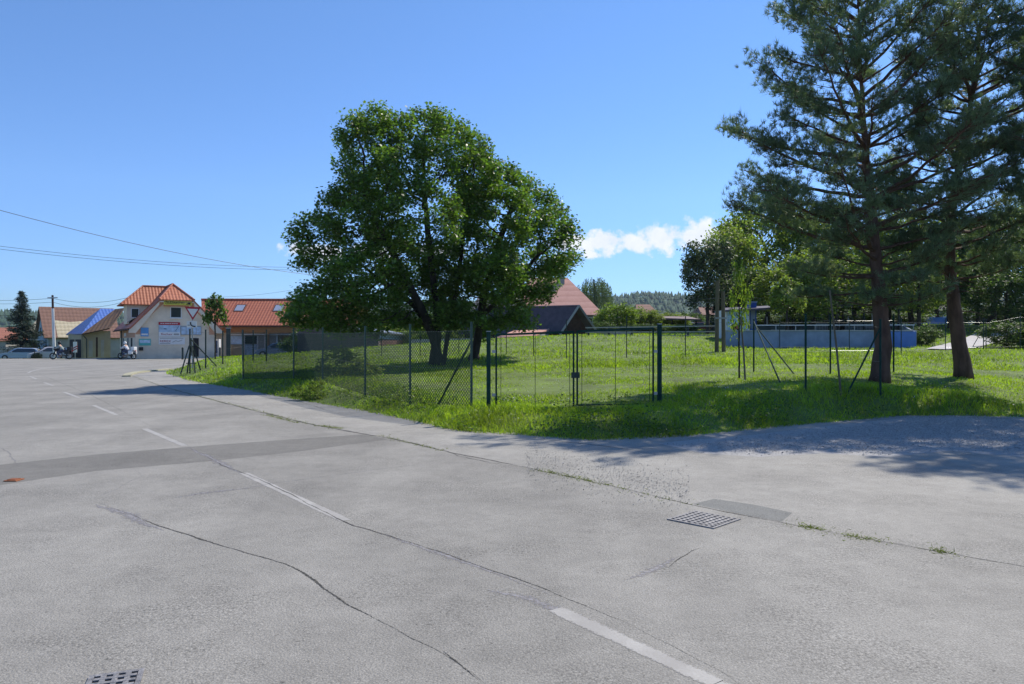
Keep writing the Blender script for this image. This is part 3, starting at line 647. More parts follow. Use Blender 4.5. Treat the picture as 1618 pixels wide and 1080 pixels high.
# ------------------------------------------------------------------ pines
def pine(label, trunk, r0, prof, side=1.0, seed=1, tufts=13000, zlow=2.6, ztop=13.5, name='pine_tree'):
    """trunk: list of world points; prof(z) -> branch length"""
    rng = np.random.default_rng(seed); rd = random.Random(seed)
    t = thing(name, label, 'pine tree', tuple(trunk[0]))
    tk = [Vector(p) for p in trunk]
    def at(z):
        for a, b in zip(tk[:-1], tk[1:]):
            if a.z <= z <= b.z: return a.lerp(b, (z - a.z) / (b.z - a.z))
        return tk[-1]
    z0, z1 = tk[0].z, tk[-1].z; pts = []; rs = []
    k = 46
    for i in range(k + 1):
        z = z0 + (z1 - z0) * i / k; f = i / k; p = at(z) + Vector((rd.uniform(-.012, .012), rd.uniform(-.012, .012), 0)); pts.append(p)
        rs.append(r0 * ((1 - f) ** 1.45 * 0.93 + 0.05) * (1 + 0.28 * math.exp(-(z - z0) / 0.35)) * rd.uniform(0.96, 1.04))
    mb = MB(); mb.tube(pts, rs, 12); 
    trunk_o = mb.build('trunk', BARK_P, t, smooth=True)
    limbs = MB(); tc_, td_ = [], []
    z = zlow; ang = rd.uniform(0, 6)
    while z < z1 - 0.15:
        nb = rd.choice([3, 4, 4, 5]); ang += 0.6
        for j in range(nb):
            a = ang + j * 2 * math.pi / nb + rd.uniform(-0.35, 0.35); L = prof(z, a) * rd.uniform(0.5, 1.12)
            if L < 0.25: continue
            o = at(z + rd.uniform(-.12, .12)); rise = 0.05 + 0.60 * (z - zlow) / (z1 - zlow) + rd.uniform(-.12, .12); d = Vector((math.cos(a), math.sin(a), 0)); sag = rd.uniform(-0.12, 0.1)
            pl = []; m = max(5, int(L / 0.3))
            for i in range(m + 1):
                f = i / m; pl.append(o + d * (L * f) + Vector((0, 0, L * (rise * f + sag * f * f * 1.5 + (0.16 * f ** 3)))) + Vector((rd.uniform(-.04, .04), rd.uniform(-.04, .04), rd.uniform(-.04, .04))) * (L * 0.3))
            rb = 0.012 + 0.016 * L; limbs.tube(pl, [rb * (1 - 0.85 * i / m) for i in range(m + 1)], 5, cap=False)
            ns = int(7 + L * 6.0)
            for q in range(ns):
                f = rd.uniform(0.30, 1.0) ** 0.75; i = min(m - 1, int(f * m)); p0 = pl[i].lerp(pl[i + 1], f * m - i)
                sa = a + rd.choice([-1, 1]) * rd.uniform(0.4, 1.3); sl = (0.25 + 0.42 * L * (1.1 - f) * 0.8) * rd.uniform(0.5, 1.2); sl = min(sl, 1.3)
                sd = Vector((math.cos(sa), math.sin(sa), rd.uniform(0.05, 0.5))).normalized(); p1 = p0 + sd * sl
                limbs.tube([p0, p0.lerp(p1, .5) + Vector((0, 0, -.02)), p1 + Vector((0, 0, 0.06))], [0.011, 0.008, 0.004], 3, cap=False)
                nt_ = max(4, int(sl * 16))
                for w in range(nt_):
                    g_ = 0.30 + 0.75 * ((w + rd.random()) / nt_) ** 0.6; pp = p0.lerp(p1, g_) + Vector((rd.gauss(0, .09), rd.gauss(0, .09), rd.gauss(0, .08) + 0.03))
                    dd = (sd * 0.5 + Vector((rd.gauss(0, .5), rd.gauss(0, .5), 0.75 + rd.gauss(0, .3)))).normalized()
                    tc_.append(pp); td_.append(dd)
        z += rd.uniform(0.34, 0.50)
    # dead twigs low on the trunk
    for i in range(14):
        zz_ = z0 + 1.6 + rd.random() * 1.6; o = at(zz_); a = rd.uniform(0, 6.28); L = rd.uniform(0.3, 1.1)
        limbs.tube([o, o + Vector((math.cos(a) * L * .5, math.sin(a) * L * .5, 0.02)), o + Vector((math.cos(a) * L, math.sin(a) * L, -0.08))], [0.018, 0.011, 0.004], 4, cap=False)
    limbs.build('branches', BARK_P, t)
    C = np.array([tuple(v) for v in tc_]); Dd = np.array([tuple(v) for v in td_])
    ctr = np.array([[at(min(max(zq, tk[0].z), tk[-1].z)).x, at(min(max(zq, tk[0].z), tk[-1].z)).y] for zq in C[:, 2]])
    kk = np.hypot(C[:, 0] - ctr[:, 0], C[:, 1] - ctr[:, 1]) < 4.35; C, Dd = C[kk], Dd[kk]
    if len(C) > tufts:
        s_ = rng.choice(len(C), tufts, replace=False); C, Dd = C[s_], Dd[s_]
    nn = 15; CC = np.repeat(C, nn, 0) + rng.normal(size=(len(C) * nn, 3)) * 0.018; DD = np.repeat(Dd, nn, 0) + rng.normal(size=(len(C) * nn, 3)) * 0.62
    sz = np.full(len(CC), 0.14)
    V, Fc = scatter(CC, sz, 'blade', up=0.0, rng=rng, dirs=DD, fold=0, wid=0.10)
    arr_obj('crown', V, Fc, LEAF_P, t)
    return t
def prof1(z, a):
    xs_ = [2.2, 3.0, 4.0, 5.2, 6.2, 7.2, 8.2, 9.2, 10.2, 11.2, 12.5]; L = [1.1, 2.4, 3.4, 3.6, 3.2, 3.0, 2.7, 2.4, 2.1, 1.7, 0.6]
    return float(np.interp(z, xs_, L)) * (1.0 + 0.12 * math.cos(a - math.pi))
def prof2(z, a):
    xs_ = [2.2, 3.0, 4.2, 6.0, 8.0, 10, 11.5, 13, 14.0]; L = [0.6, 1.7, 2.7, 2.7, 2.7, 2.3, 1.7, 1.0, 0.4]
    return float(np.interp(z, xs_, L)) * (1.0 + 0.15 * math.cos(a))
Yp = 19.8
pine('tall full pine with a bushy spreading crown, left one beside the meadow fence', [P(1390, 606, Yp), P(1392, 580, Yp), P(1396, 545, Yp), P(1392, 500, Yp), P(1383, 400, Yp), P(1377, 330, Yp), P(1366, 220, Yp), P(1358, 80, Yp), P(1356, -10, Yp), P(1354, -62, Yp)], 0.245, prof1, seed=3, tufts=15000, zlow=2.6)
Yq = 21.2
pine('pine with a bare reddish leaning trunk, standing right of the bushy pine in the grass', [P(1523, 600, Yq), P(1518, 560, Yq), P(1510, 500, Yq), P(1500, 420, Yq), P(1501, 350, Yq), P(1512, 280, Yq), P(1528, 200, Yq), P(1545, 90, Yq), P(1552, -20, Yq), P(1556, -90, Yq)], 0.23, prof2, seed=8, tufts=13500, zlow=3.4)
pine('pine crown entering from the right edge of the picture, its trunk out of frame', [P(1740, 615, 18), P(1742, 400, 18), P(1735, 200, 18), P(1730, -210, 18)], 0.28, prof2, seed=12, tufts=12500, zlow=3.6)

# ------------------------------------------------------------------ grass and weeds
def meadow_points(n, ymin, ymax, rng, pw=2.0, umin=-0.80, umax=0.82):
    """points spread evenly over the picture, i.e. thinning with distance"""
    q = rng.uniform(0, 1, n); Y = 1.0 / (1 / ymin + (1 / ymax - 1 / ymin) * q) if pw == 2 else ymin * (ymax / ymin) ** q
    X = rng.uniform(umin, umax, n) * Y
    return X, Y
def keep_meadow(X, Y, mind=0.02):
    k = inside_poly(X, Y, MP); X, Y = X[k], Y[k]; d = edge_dist(X, Y, MP); k = d > mind
    return X[k], Y[k], d[k]
PATH_PX = [(1480, 552, 38), (1505, 548, 39.5), (1545, 537, 46), (1575, 525, 56), (1600, 519, 66), (1640, 514, 78)]
PATHW = np.array([[P(*p).x, P(*p).y] for p in PATH_PX])
def fieldnoise(X, Y, s, seed):
    r = np.random.default_rng(seed); v = np.zeros(len(X))
    for k in range(6):
        a = r.uniform(0, 6.28); f = s * (0.6 + 0.5 * k); v += np.sin((X * math.cos(a) + Y * math.sin(a)) * f + r.uniform(0, 6.28)) / (1 + 0.4 * k)
    return v / 2.4
rng = np.random.default_rng(77)
def grass(name, label, n, ymin, ymax, h0, m, sel=None, hf=None, wf=0.011, seed=1, lean=0.45):
    rng = np.random.default_rng(seed); X, Y = meadow_points(n, ymin, ymax, rng); X, Y, d = keep_meadow(X, Y, -1)
    pd = edge_dist(X, Y, PATHW, closed=False); k = pd > 1.0
    dirt = ((X - 1.0) / 2.6) ** 2 + ((Y - 19.6) / 0.9) ** 2; k &= (dirt > 1) | (rng.random(len(X)) < 0.22)
    if sel is not None: k &= sel(X, Y, d, rng)
    X, Y, d = X[k], Y[k], d[k]; Z = H(X, Y) + np.minimum(0, d - 0.3) * 0.0
    if m is DRYM: X = X + rng.normal(size=len(X)) * 0.09; Y = Y + rng.normal(size=len(Y)) * 0.09 - 0.04
    nz = fieldnoise(X, Y, 1.1, 5); hh = h0 * (0.75 + 0.45 * nz + rng.uniform(-0.3, 0.4, len(X)))
    if hf is not None: hh = hh * hf(X, Y, d)
    hh = np.clip(hh, 0.02, 1.2)
    dirs = rng.normal(size=(len(X), 3)) * lean; dirs[:, 2] = 1.0
    w = wf * np.maximum(Y, 12) / 15
    tv = np.array([(0, -0.5), (0, 0.5), (1, 0)])
    C = np.stack([X, Y, Z - (0.005 if m is DRYM else 0.02)], 1); dd = dirs / np.linalg.norm(dirs, axis=1, keepdims=True)
    nr = rng.normal(size=dd.shape); nr[:, 2] = 0; sd = np.cross(dd, nr); sd /= np.linalg.norm(sd, axis=1, keepdims=True)
    a = C - sd * (w / 2)[:, None]; b_ = C + sd * (w / 2)[:, None]; mid = C + dd * (hh * 0.6)[:, None]; c_ = C + dd * hh[:, None] + np.stack([rng.normal(size=len(X)) * hh * 0.3, rng.normal(size=len(X)) * hh * 0.3, -hh * 0.08], 1)
    m1_ = mid - sd * (w * 0.4)[:, None]; m2_ = mid + sd * (w * 0.4)[:, None]
    V = np.stack([a, b_, m1_, m2_, c_], 1).reshape(-1, 3); k5 = (np.arange(len(X)) * 5)[:, None, None]
    Fc = (k5 + np.array([[0, 1, 3], [0, 3, 2], [2, 3, 4]])[None]).reshape(-1, 3)
    o = arr_obj(name, V, Fc, m); return tagd(o, label, 'grass', kind='stuff')
def hf_main(X, Y, d):
    near = np.exp(-((d - 1.0) / 0.9) ** 2)           # long grass left standing along the fence
    return 0.7 + near * (0.9 + 0.9 * fieldnoise(X, Y, 2.0, 9)) + (np.random.default_rng(4).random(len(X)) < 0.03) * 1.4 * near
grass('meadow_grass', 'bright green grass of the fenced meadow', 190000, 11.5, 30, 0.125, GRASSM, hf=hf_main, seed=1)
grass('meadow_grass', 'bright green grass of the far meadow slope', 90000, 27, 75, 0.16, GRASSM, seed=2, wf=0.012)
grass('dry_grass', 'yellowish dry grass fringe along the pavement edge', 26000, 11.5, 45, 0.09, DRYM, sel=lambda X, Y, d, r: (d < 0.55) & (r.random(len(X)) < 0.75) | (r.random(len(X)) < 0.05 + 0.18 * (fieldnoise(X, Y, 0.7, 91) > 0.7)), seed=3, lean=0.9)
# broad leaved weeds thick around the posts near the gate
def weeds(name, label, n, sel, h, m, seed, size=0.055):
    rng = np.random.default_rng(seed); X, Y = meadow_points(n, 12, 34, rng); X, Y, d = keep_meadow(X, Y); k = sel(X, Y, d, rng); X, Y = X[k], Y[k]
    hmax = h * np.clip(0.6 + 0.6 * fieldnoise(X, Y, 2.2, seed + 3), 0.15, 1.5)
    C = np.stack([X, Y, H(X, Y) + rng.uniform(0, 1, len(X)) * hmax], 1); V, Fc = scatter(C, size, 'oval', up=0.4, rng=rng)
    return tagd(arr_obj(name, V, Fc, m), label, 'weeds', kind='stuff')
weeds('broadleaf_weeds', 'dark broad leaved weeds thick at the foot of the fence', 150000, lambda X, Y, d, r: (d > 0.0) & (d < 1.4) & (fieldnoise(X, Y, 1.3, 21) > -0.1) & (r.random(len(X)) < np.where((X > -3.4) & (X < 0.4), 1, 0.45)), 0.50, WEEDM, 31)
weeds('clover_clumps', 'low dark clumps of leaves scattered in the meadow', 60000, lambda X, Y, d, r: (d > 1.3) & (fieldnoise(X, Y, 0.9, 40) > 0.72), 0.20, WEEDM, 33, 0.06)
rngf = np.random.default_rng(5); X, Y = meadow_points(3800, 12.5, 36, rngf); X, Y, d = keep_meadow(X, Y, 0.4); k = fieldnoise(X, Y, 0.8, 60) > 0.05; X, Y = X[k], Y[k]
V, Fc = scatter(np.stack([X, Y, H(X, Y) + rngf.uniform(0.06, 0.24, len(X))], 1), 0.022, 'oval', up=1.5, rng=rngf, wid=1.6)
tagd(arr_obj('clover_flowers', V, Fc, FLOWER), 'tiny white meadow flowers dotted through the grass', 'flowers', kind='stuff')
# tufts in the joint between road and pavement
rt = np.random.default_rng(6); pts = []
for (a, b2_, dens) in [((205, 593), (300, 622), 300), ((300, 622), (500, 672), 700), ((420, 655), (470, 668), 500), ((600, 688), (700, 712), 260), ((850, 742), (960, 766), 420), ((505, 672), (540, 677), 350), ((1262, 830), (1298, 837), 160), ((1335, 845), (1385, 854), 160), ((1470, 868), (1500, 874), 110), ((960, 766), (1090, 797), 90)]:
    A, B = np.array(G(*a)), np.array(G(*b2_)); t_ = rt.uniform(0, 1, dens); q = A + (B - A) * t_[:, None]; q[:, :2] += rt.normal(size=(dens, 2)) * 0.045 * (1 + np.sin(t_ * 23)[:, None]); pts.append(q)
pts = np.concatenate(pts); dd = rt.normal(size=pts.shape) * 0.9; dd[:, 2] = 0.45
V, Fc = scatter(pts, 0.038, 'blade', up=0, rng=rt, dirs=dd, wid=0.16)
tagd(arr_obj('joint_moss', V, Fc, mat('joint_green', (0.16, 0.19, 0.04), 0.8, 0.3, 3, trans=0.3, island=0.4)), 'small green tufts growing in the pavement joint', 'moss', kind='stuff')
# loose stones
def stones(name, label, n, fn, s0, seed, m=STONE):
    r = np.random.default_rng(seed); C = fn(r, n); n = len(C)
    oc = np.array([(1, 0, 0), (0, 1, 0), (-1, 0, 0), (0, -1, 0), (0, 0, 0.7), (0, 0, -0.5)]); fc = np.array([(0, 1, 4), (1, 2, 4), (2, 3, 4), (3, 0, 4), (1, 0, 5), (2, 1, 5), (3, 2, 5), (0, 3, 5)])
    V = C[:, None] + (oc[None] + r.normal(size=(n, 6, 3)) * 0.25) * (s0 * r.uniform(0.4, 1.5, n) ** 1.3)[:, None, None]
    Fc = (np.arange(n)[:, None, None] * 6 + fc[None]).reshape(-1, 3)
    return tagd(arr_obj(name, V.reshape(-1, 3), Fc, m), label, 'gravel', kind='stuff')
GP = np.array([[p[0], p[1]] for p in gl])
def f_g(r, n):
    X = r.uniform(2, 16, n); Y = r.uniform(9.5, 17, n); k = inside_poly(X, Y, GP); X, Y = X[k], Y[k]; d = edge_dist(X, Y, GP)
    k = r.random(len(X)) < np.clip(d / 0.8, 0.12, 1); X, Y = X[k], Y[k]; pile = 0.10 * np.exp(-((X - 10.0) / 1.7) ** 2 - ((Y - 15.6) / 0.6) ** 2)
    return np.stack([X, Y, 0.012 + pile * r.uniform(0.3, 1, len(X))], 1)
stones('loose_gravel', 'pale loose gravel strewn along the meadow edge on the right', 90000, f_g, 0.008, 3)
def f_c(r, n):
    q = r.uniform(0, 1, n); u = r.uniform(830, 1090, n); c = 700 + (u - 830) * 0.19 + 25; v = c + r.normal(size=n) * 17
    Y = CAMZ * F / (v - 540); return np.stack([(u - 809) / F * Y, Y, np.full(n, 0.01)], 1)
stones('pavement_crumbs', 'crumbled bits of broken asphalt lying on the pavement before the gate', 2600, f_c, 0.005, 4, mat('crumb', (0.34, 0.325, 0.30), 0.9, 0.2, 9, island=0.5))
PATH = [P(*p) for p in PATH_PX]
V = []
for i, (p, w) in enumerate(zip(PATH, [0.5, 1.0, 1.1, 1.2, 1.6, 2.2])):
    dd_ = (PATH[min(i + 1, 5)] - PATH[max(i - 1, 0)]); sd = Vector((dd_.y, -dd_.x, 0)).normalized() * w
    for sg in (-1, 1): q = p + sd * sg; V.append(Vector((q.x, q.y, h1(q.x, q.y) + 0.05)))
pb = MB(); pb.add(V, [(2 * i, 2 * i + 1, 2 * i + 3, 2 * i + 2) for i in range(5)]); o = pb.build('path', mat('light_path', (0.46, 0.44, 0.42), 0.9, 0.1, 2)); tagd(o, kind='structure')
for f in o.data.polygons:
    if f.normal.z < 0: o.data.flip_normals(); break

# ------------------------------------------------------------------ fences
def gz(x, y): return h1(x, y)
def post_mb(x, y, z, h, r, n=8): return MB().tube([(x, y, z - 0.3), (x, y, z + h)], r, n)
def chain_link(A, B, z0a, z0b, z1a, z1b, pitch=0.07, r=0.0022):
    """crossed straight wires between two vertical lines A and B"""
    A = np.array(A[:2]); B = np.array(B[:2]); L = np.linalg.norm(B - A); hgt = ((z1a - z0a) + (z1b - z0b)) / 2; segs = []
    n = int((L + hgt) / pitch)
    for sgn in (1, -1):
        for i in range(n):
            s0_ = i * pitch - (hgt if sgn > 0 else 0); pa = [s0_, 0.0]; pb_ = [s0_ + hgt, hgt]
            if sgn < 0: pa, pb_ = [s0_, hgt], [s0_ + hgt, 0]; pa[0] -= hgt; pb_[0] -= hgt
            (xa, ya), (xb, yb) = pa, pb_
            def clip(xa, ya, xb, yb):
                if xa < 0: ya += (yb - ya) * (0 - xa) / (xb - xa); xa = 0
                if xb > L: yb = ya + (yb - ya) * (L - xa) / (xb - xa); xb = L
                return xa, ya, xb, yb
            if xb <= 0 or xa >= L: continue
            xa, ya, xb, yb = clip(xa, ya, xb, yb)
            if xb - xa < 0.01: continue
            def w(x, y):
                f = x / L; q = A + (B - A) * f; lo = z0a + (z0b - z0a) * f; hi = z1a + (z1b - z1a) * f; return (q[0], q[1], lo + (hi - lo) * y / hgt)
            segs.append((w(xa, ya), w(xb, yb)))
    S_ = np.array(segs); d = S_[:, 1] - S_[:, 0]; d /= np.linalg.norm(d, axis=1, keepdims=True)
    nrm = np.array([-(B - A)[1], (B - A)[0], 0]) / L; s1 = np.cross(d, nrm)
    ring = [nrm[None] * math.cos(a) * r + s1 * math.sin(a) * r for a in (0, 2.094, 4.188)]
    V = np.stack([S_[:, 0] + ring[0], S_[:, 0] + ring[1], S_[:, 0] + ring[2], S_[:, 1] + ring[0], S_[:, 1] + ring[1], S_[:, 1] + ring[2]], 1).reshape(-1, 3)
    k = (np.arange(len(S_)) * 6)[:, None, None]; Fc = (k + np.array([[0, 1, 4, 3], [1, 2, 5, 4], [2, 0, 3, 5]])[None]).reshape(-1, 4)
    return V, Fc
MESHM = mat('dark_mesh_wire', (0.010, 0.034, 0.026), 0.6, 0, spec=0.15)
def fence(name, label, posts, mesh=True, wires=True, m=GREENP, pr=0.022, struts=(), group=None, mesh_top=0.12, pitch=0.07, r=0.0022, wire_f=(1.0, 0.52, 0.06), caps=True, wm=None):
    """posts: (u, v of the foot, v of the top) as seen in the photo"""
    W_ = []
    for (u, vb, vt) in posts:
        q = gfit(u, vb); W_.append((q.x, q.y, q.z, CAMZ - (vt - 540) / F * q.y - q.z))
    t = thing(name, label, 'fence', (W_[0][0], W_[0][1], W_[0][2]), group)
    for (x, y, z, h) in W_:
        p_ = post_mb(x, y, z, h, pr).build('post', m, t, smooth=False)
        if caps: MB().tube([(x, y, z + h), (x, y, z + h + 0.02)], pr * 1.25, 8).build('post_cap', m, p_)
    if mesh:
        parts = []
        for a, b in zip(W_[:-1], W_[1:]): parts.append(chain_link(a, b, a[2] + 0.05, b[2] + 0.05, a[2] + a[3] - mesh_top, b[2] + b[3] - mesh_top, pitch, r))
        V, Fc = join(parts); arr_obj('wire_mesh', V, Fc, MESHM, t)
    if wires:
        for f in wire_f:
            mb = MB()
            for a, b in zip(W_[:-1], W_[1:]):
                za = a[2] + (a[3] - mesh_top) * f; zb = b[2] + (b[3] - mesh_top) * f
                mb.tube([(a[0], a[1], za), ((a[0] + b[0]) / 2, (a[1] + b[1]) / 2, (za + zb) / 2 - 0.012), (b[0], b[1], zb)], 0.0024, 4, cap=False)
            mb.build('tension_wire', wm or WIREM, t)
    for (i, u, vb, f) in struts:
        a = W_[i]; q = gfit(u, vb)
        MB().tube([(a[0], a[1], a[2] + a[3] * f), (q.x, q.y, q.z - 0.1)], pr * 0.85, 8).build('strut', m, t)
    return t
fence('chain_link_fence', 'dense green chain link fence beside the pavement, left of the double gate',
      [(384, 600, 522), (464, 601, 519), (510, 606, 518), (577, 627, 516), (648, 641, 513), (745, 646, 510)], m=GREENPL, pr=0.028, struts=[(5, 689, 640, 0.80)], mesh_top=0.16, pitch=0.085, r=0.0062)
fence('wire_fence', 'open wire fence at the street corner beside the yield sign',
      [(300, 590, 520), (325, 582, 521), (352, 575, 523), (383, 571, 521), (400, 571, 522), (421, 571, 521)], mesh=False, m=DARKP, pr=0.035, struts=[(0, 345, 578, 0.80)], wire_f=(1.0, 0.5), wm=DARKP)
fence('wire_fence', 'thin post and wire fence crossing behind the maples and the gate',
      [(540, 568, 522), (603, 563, 519), (664, 561, 517), (725, 560, 515), (800, 560, 512), (843, 562, 510), (895, 567, 505), (990, 565, 500), (1083, 564, 500), (1191, 588, 507)], mesh=False, m=DARKP, pr=0.02, wire_f=(1.0,), wm=DARKP)
fence('wire_fence', 'wire fence with two slanting struts in front of the blue boards',
      [(1191, 588, 505), (1312, 590, 497), (1412, 588, 497)], mesh=False, m=GREENP, pr=0.024, struts=[(0, 1236, 606, 0.97), (0, 1260, 592, 0.93)], wire_f=(0.97, 0.42))
fence('wire_fence', 'wire fence from the right gate post to the bushy pine',
      [(1273, 618, 497), (1391, 632, 505)], mesh=False, m=GREENP, pr=0.024, struts=[(1, 1334, 627, 0.90)], wire_f=(0.97, 0.5))
fence('wire_fence', 'slender wire fence below the light path behind the leaning pine',
      [(1232, 552, 503), (1342, 553, 503), (1424, 560, 503), (1494, 553, 503), (1554, 553, 503), (1558, 553, 504), (1612, 552, 494), (1690, 553, 500)], mesh=False, m=DARKP, pr=0.022, struts=[(4, 1535, 548, 0.7)], wire_f=(0.95, 0.1))
# double gate
def gpt(u, Y): x = (u - 809) / F * Y; return Vector((x, Y, gz(x, Y)))
gl_, gr_ = gfit(772, 648), gfit(1042, 637)
GBOT = 0.30; 
for nm, a, b, lab in (('gate', gl_, (gl_ + gr_) / 2, 'left leaf of the green tubular double gate into the meadow'), ('gate', (gl_ + gr_) / 2, gr_, 'right leaf of the green tubular double gate into the meadow')):
    d = (b - a).normalized(); d.z = 0
    t = thing(nm, lab, 'gate', tuple(a), 'double gate leaves')
    A = a + d * 0.10; B = b - d * 0.10; 
    if nm and lab.startswith('left'): B = b - d * 0.04; A = a + d * 0.16
    else: A = a + d * 0.04; B = b - d * 0.14
    z0 = min(a.z, b.z) + 0.03; z1, z1b = (1.80, 1.865) if lab.startswith('left') else (1.875, 1.945)
    fr = MB(); r_ = 0.021
    fr.tube([(A.x, A.y, z0), (A.x, A.y, z1)], r_, 8); fr.tube([(B.x, B.y, z0), (B.x, B.y, z1b)], r_, 8)
    fr.bar((A.x, A.y, z1), (B.x, B.y, z1b), 0.045, 0.045); fr.bar((A.x, A.y, z0), (B.x, B.y, z0), 0.03, 0.03)
    fr.build('gate_frame', GREENP, t)
    n = 2 if lab.startswith('left') else 2
    for i in range(3):
        f = (0.06, 0.5, 0.95)[i]; q = A.lerp(B, f); MB().tube([(q.x, q.y, z0), (q.x, q.y, z1)], 0.006, 6).build('vertical_wire', GREENP, t)
    h_ = B if lab.startswith('left') else A
    MB().box((h_.x, h_.y - 0.03, 0.95), (0.10, 0.04, 0.12)).build('lock_case', DARKP, t)
    hg = A if lab.startswith('left') else B
    for zz_ in (0.55, 1.45): MB().box((hg.x + (-0.05 if lab.startswith('left') else 0.05), hg.y, zz_), (0.08, 0.03, 0.06)).build('hinge', METAL, t)
for q, lab, hh in ((gl_, 'thick square green gate post at the left leaf', 1.63), (gr_, 'thick square green gate post at the right leaf', 1.69)):
    t = thing('gate_post', lab, 'post', tuple(q)); MB().box((q.x, q.y, q.z + hh / 2 - 0.15), (0.085, 0.085, hh + 0.3)).build('post', GREENP, t); MB().box((q.x, q.y, q.z + hh + 0.008), (0.095, 0.095, 0.016)).build('post_cap', METAL, t)
# stakes and slim trees in the meadow
def stake(label, a, b, r, m=OLDWOOD):
    o = MB().tube([a, Vector(a).lerp(Vector(b), .5) + Vector((0.02, 0, 0)), b], [r, r * .9, r * .7], 8).build('wooden_stake', m); return tagd(o, label, 'stake')
stake('tall bare leaning wooden stake near the bushy pine', gfit(1330, 628) - Vector((0, 0, .2)), P(1311, 458, 17.2), 0.026)
stake('short wooden stake tied beside the slim yellow green tree', gfit(1178, 601) - Vector((0, 0, .2)), P(1170, 500, 20.2), 0.028)

# utility posts
t = thing('utility_pole', 'short double wooden utility pole beside the red parked car', 'pole', tuple(gfit(1138, 556)))
for dx in (-0.13, 0.13):
    q = gfit(1138, 556); MB().tube([(q.x + dx * 1.3, q.y, q.z - .3), (q.x + dx, q.y, P(0, 443 if dx < 0 else 460, 35).z)], [0.10, 0.085], 10).build('pole', OLDWOOD, t)
MB().box((q.x, q.y - 0.14, q.z + 1.6), (0.5, 0.06, 0.08)).build('cross_bolt', METAL, t)
t = thing('utility_pole', 'slim grey concrete pole rising in front of the old brown roof', 'pole', tuple(P(84, 567, 76)))
MB().tube([P(86.5, 570, 76), P(83.5, 487, 76)], [0.16, 0.12], 10).build('pole', WHITEP, t); MB().tube([P(83.5, 487, 76), P(83, 466, 76)], [0.11, 0.10], 10).build('pole_top', DWOOD, t); MB().box(P(83, 470, 75.8), (1.0, 0.1, 0.1)).build('cross_arm', METAL, t)
def cable(label, a, b, sag, r=0.016):
    a, b = Vector(a), Vector(b); pts = [a.lerp(b, i / 24) - Vector((0, 0, sag * 4 * (i / 24) * (1 - i / 24))) for i in range(25)]
    return tagd(MB().tube(pts, r, 5).build('overhead_cable', CABLE), label, 'cable')
cable('uppermost overhead cable sweeping down across the left sky', P(-260, 256, 34), P(565, 441, 60), 0.9, 0.016)
cable('upper cable of the pair crossing the left sky', P(-260, 352, 40), P(560, 421, 62), 0.8, 0.012)
cable('lower cable of the pair crossing the left sky', P(-260, 357, 40), P(560, 425, 62), 0.8, 0.012)
cable('upper thin cable from the concrete pole to the left edge', P(-60, 472, 90), P(83, 471, 76), 0.2, 0.018)
cable('lower thin cable from the concrete pole to the left edge', P(-60, 477, 92), P(83, 477, 76), 0.2, 0.018)
cable('lowest faint cable behind the dark spruce', P(-60, 499, 92), P(60, 493, 100), 0.2, 0.018)
cable('upper service cable running from the concrete pole to the shop roof', P(83, 471, 76), P(215, 466, 78), 0.6, 0.018)
cable('lower service cable running from the concrete pole to the shop roof', P(83, 477, 76), P(190, 478, 80), 0.5, 0.018)
cable('thin cable above the long orange roof', P(330, 469, 84), P(460, 458, 80), 0.2, 0.012)
cable('upper wire left of the short double pole', P(930, 464, 62), P(1137, 471, 38), 0.2, 0.009)
cable('lower wire left of the short double pole', P(1062, 475, 50), P(1137, 476, 38), 0.1, 0.009)

# ------------------------------------------------------------------ yield sign
sp = G(304, 586); sp = Vector(((304 - 809) / F * 38, 38, gz((304 - 809) / F * 38, 38)))
t = thing('yield_sign', 'red bordered triangular yield sign with plate below at the street corner', 'road sign', tuple(sp))
MB().tube([sp - Vector((0, 0, .3)), (sp.x, sp.y, P(0, 486, 38).z)], 0.035, 10).build('pole', METAL, t)
def tri(uc, vt, vb, w, y, m, nm, th=0.012):
    a, b_, c_ = P(uc - w / 2, vt, y), P(uc + w / 2, vt + 0.8, y), P(uc, vb, y); return MB().prism([a, b_, c_], (0, th, 0)).build(nm, m, t)
tri(304.5, 484.2, 505.5, 25.5, 37.90, RED, 'red_triangle'); tri(304.5, 487.2, 501.0, 17.5, 37.885, WHITEP, 'white_triangle')
MB().prism([P(295, 507, 37.9), P(311, 507, 37.9), P(311, 517, 37.9), P(295, 517, 37.9)], (0, 0.012, 0)).build('direction_plate', WHITEP, t)
pp = [P(300.8 + dx, v, 37.88) for dx, v in ((0, 508.6), (0.1, 511), (1.2, 513.3), (3.5, 515), (8.0, 515.6))]
c_ = MB()
for a, b_ in zip(pp[:-1], pp[1:]): c_.bar(a, b_, 0.055, 0.012, up=Vector((0, 1, 0)))
c_.build('direction_arrow', BLACK, t)
MB().bar(P(296.5, 513.4, 37.88), P(299.8, 513.4, 37.88), 0.025, 0.012, up=Vector((0, 1, 0))).build('side_road_bar', BLACK, t)

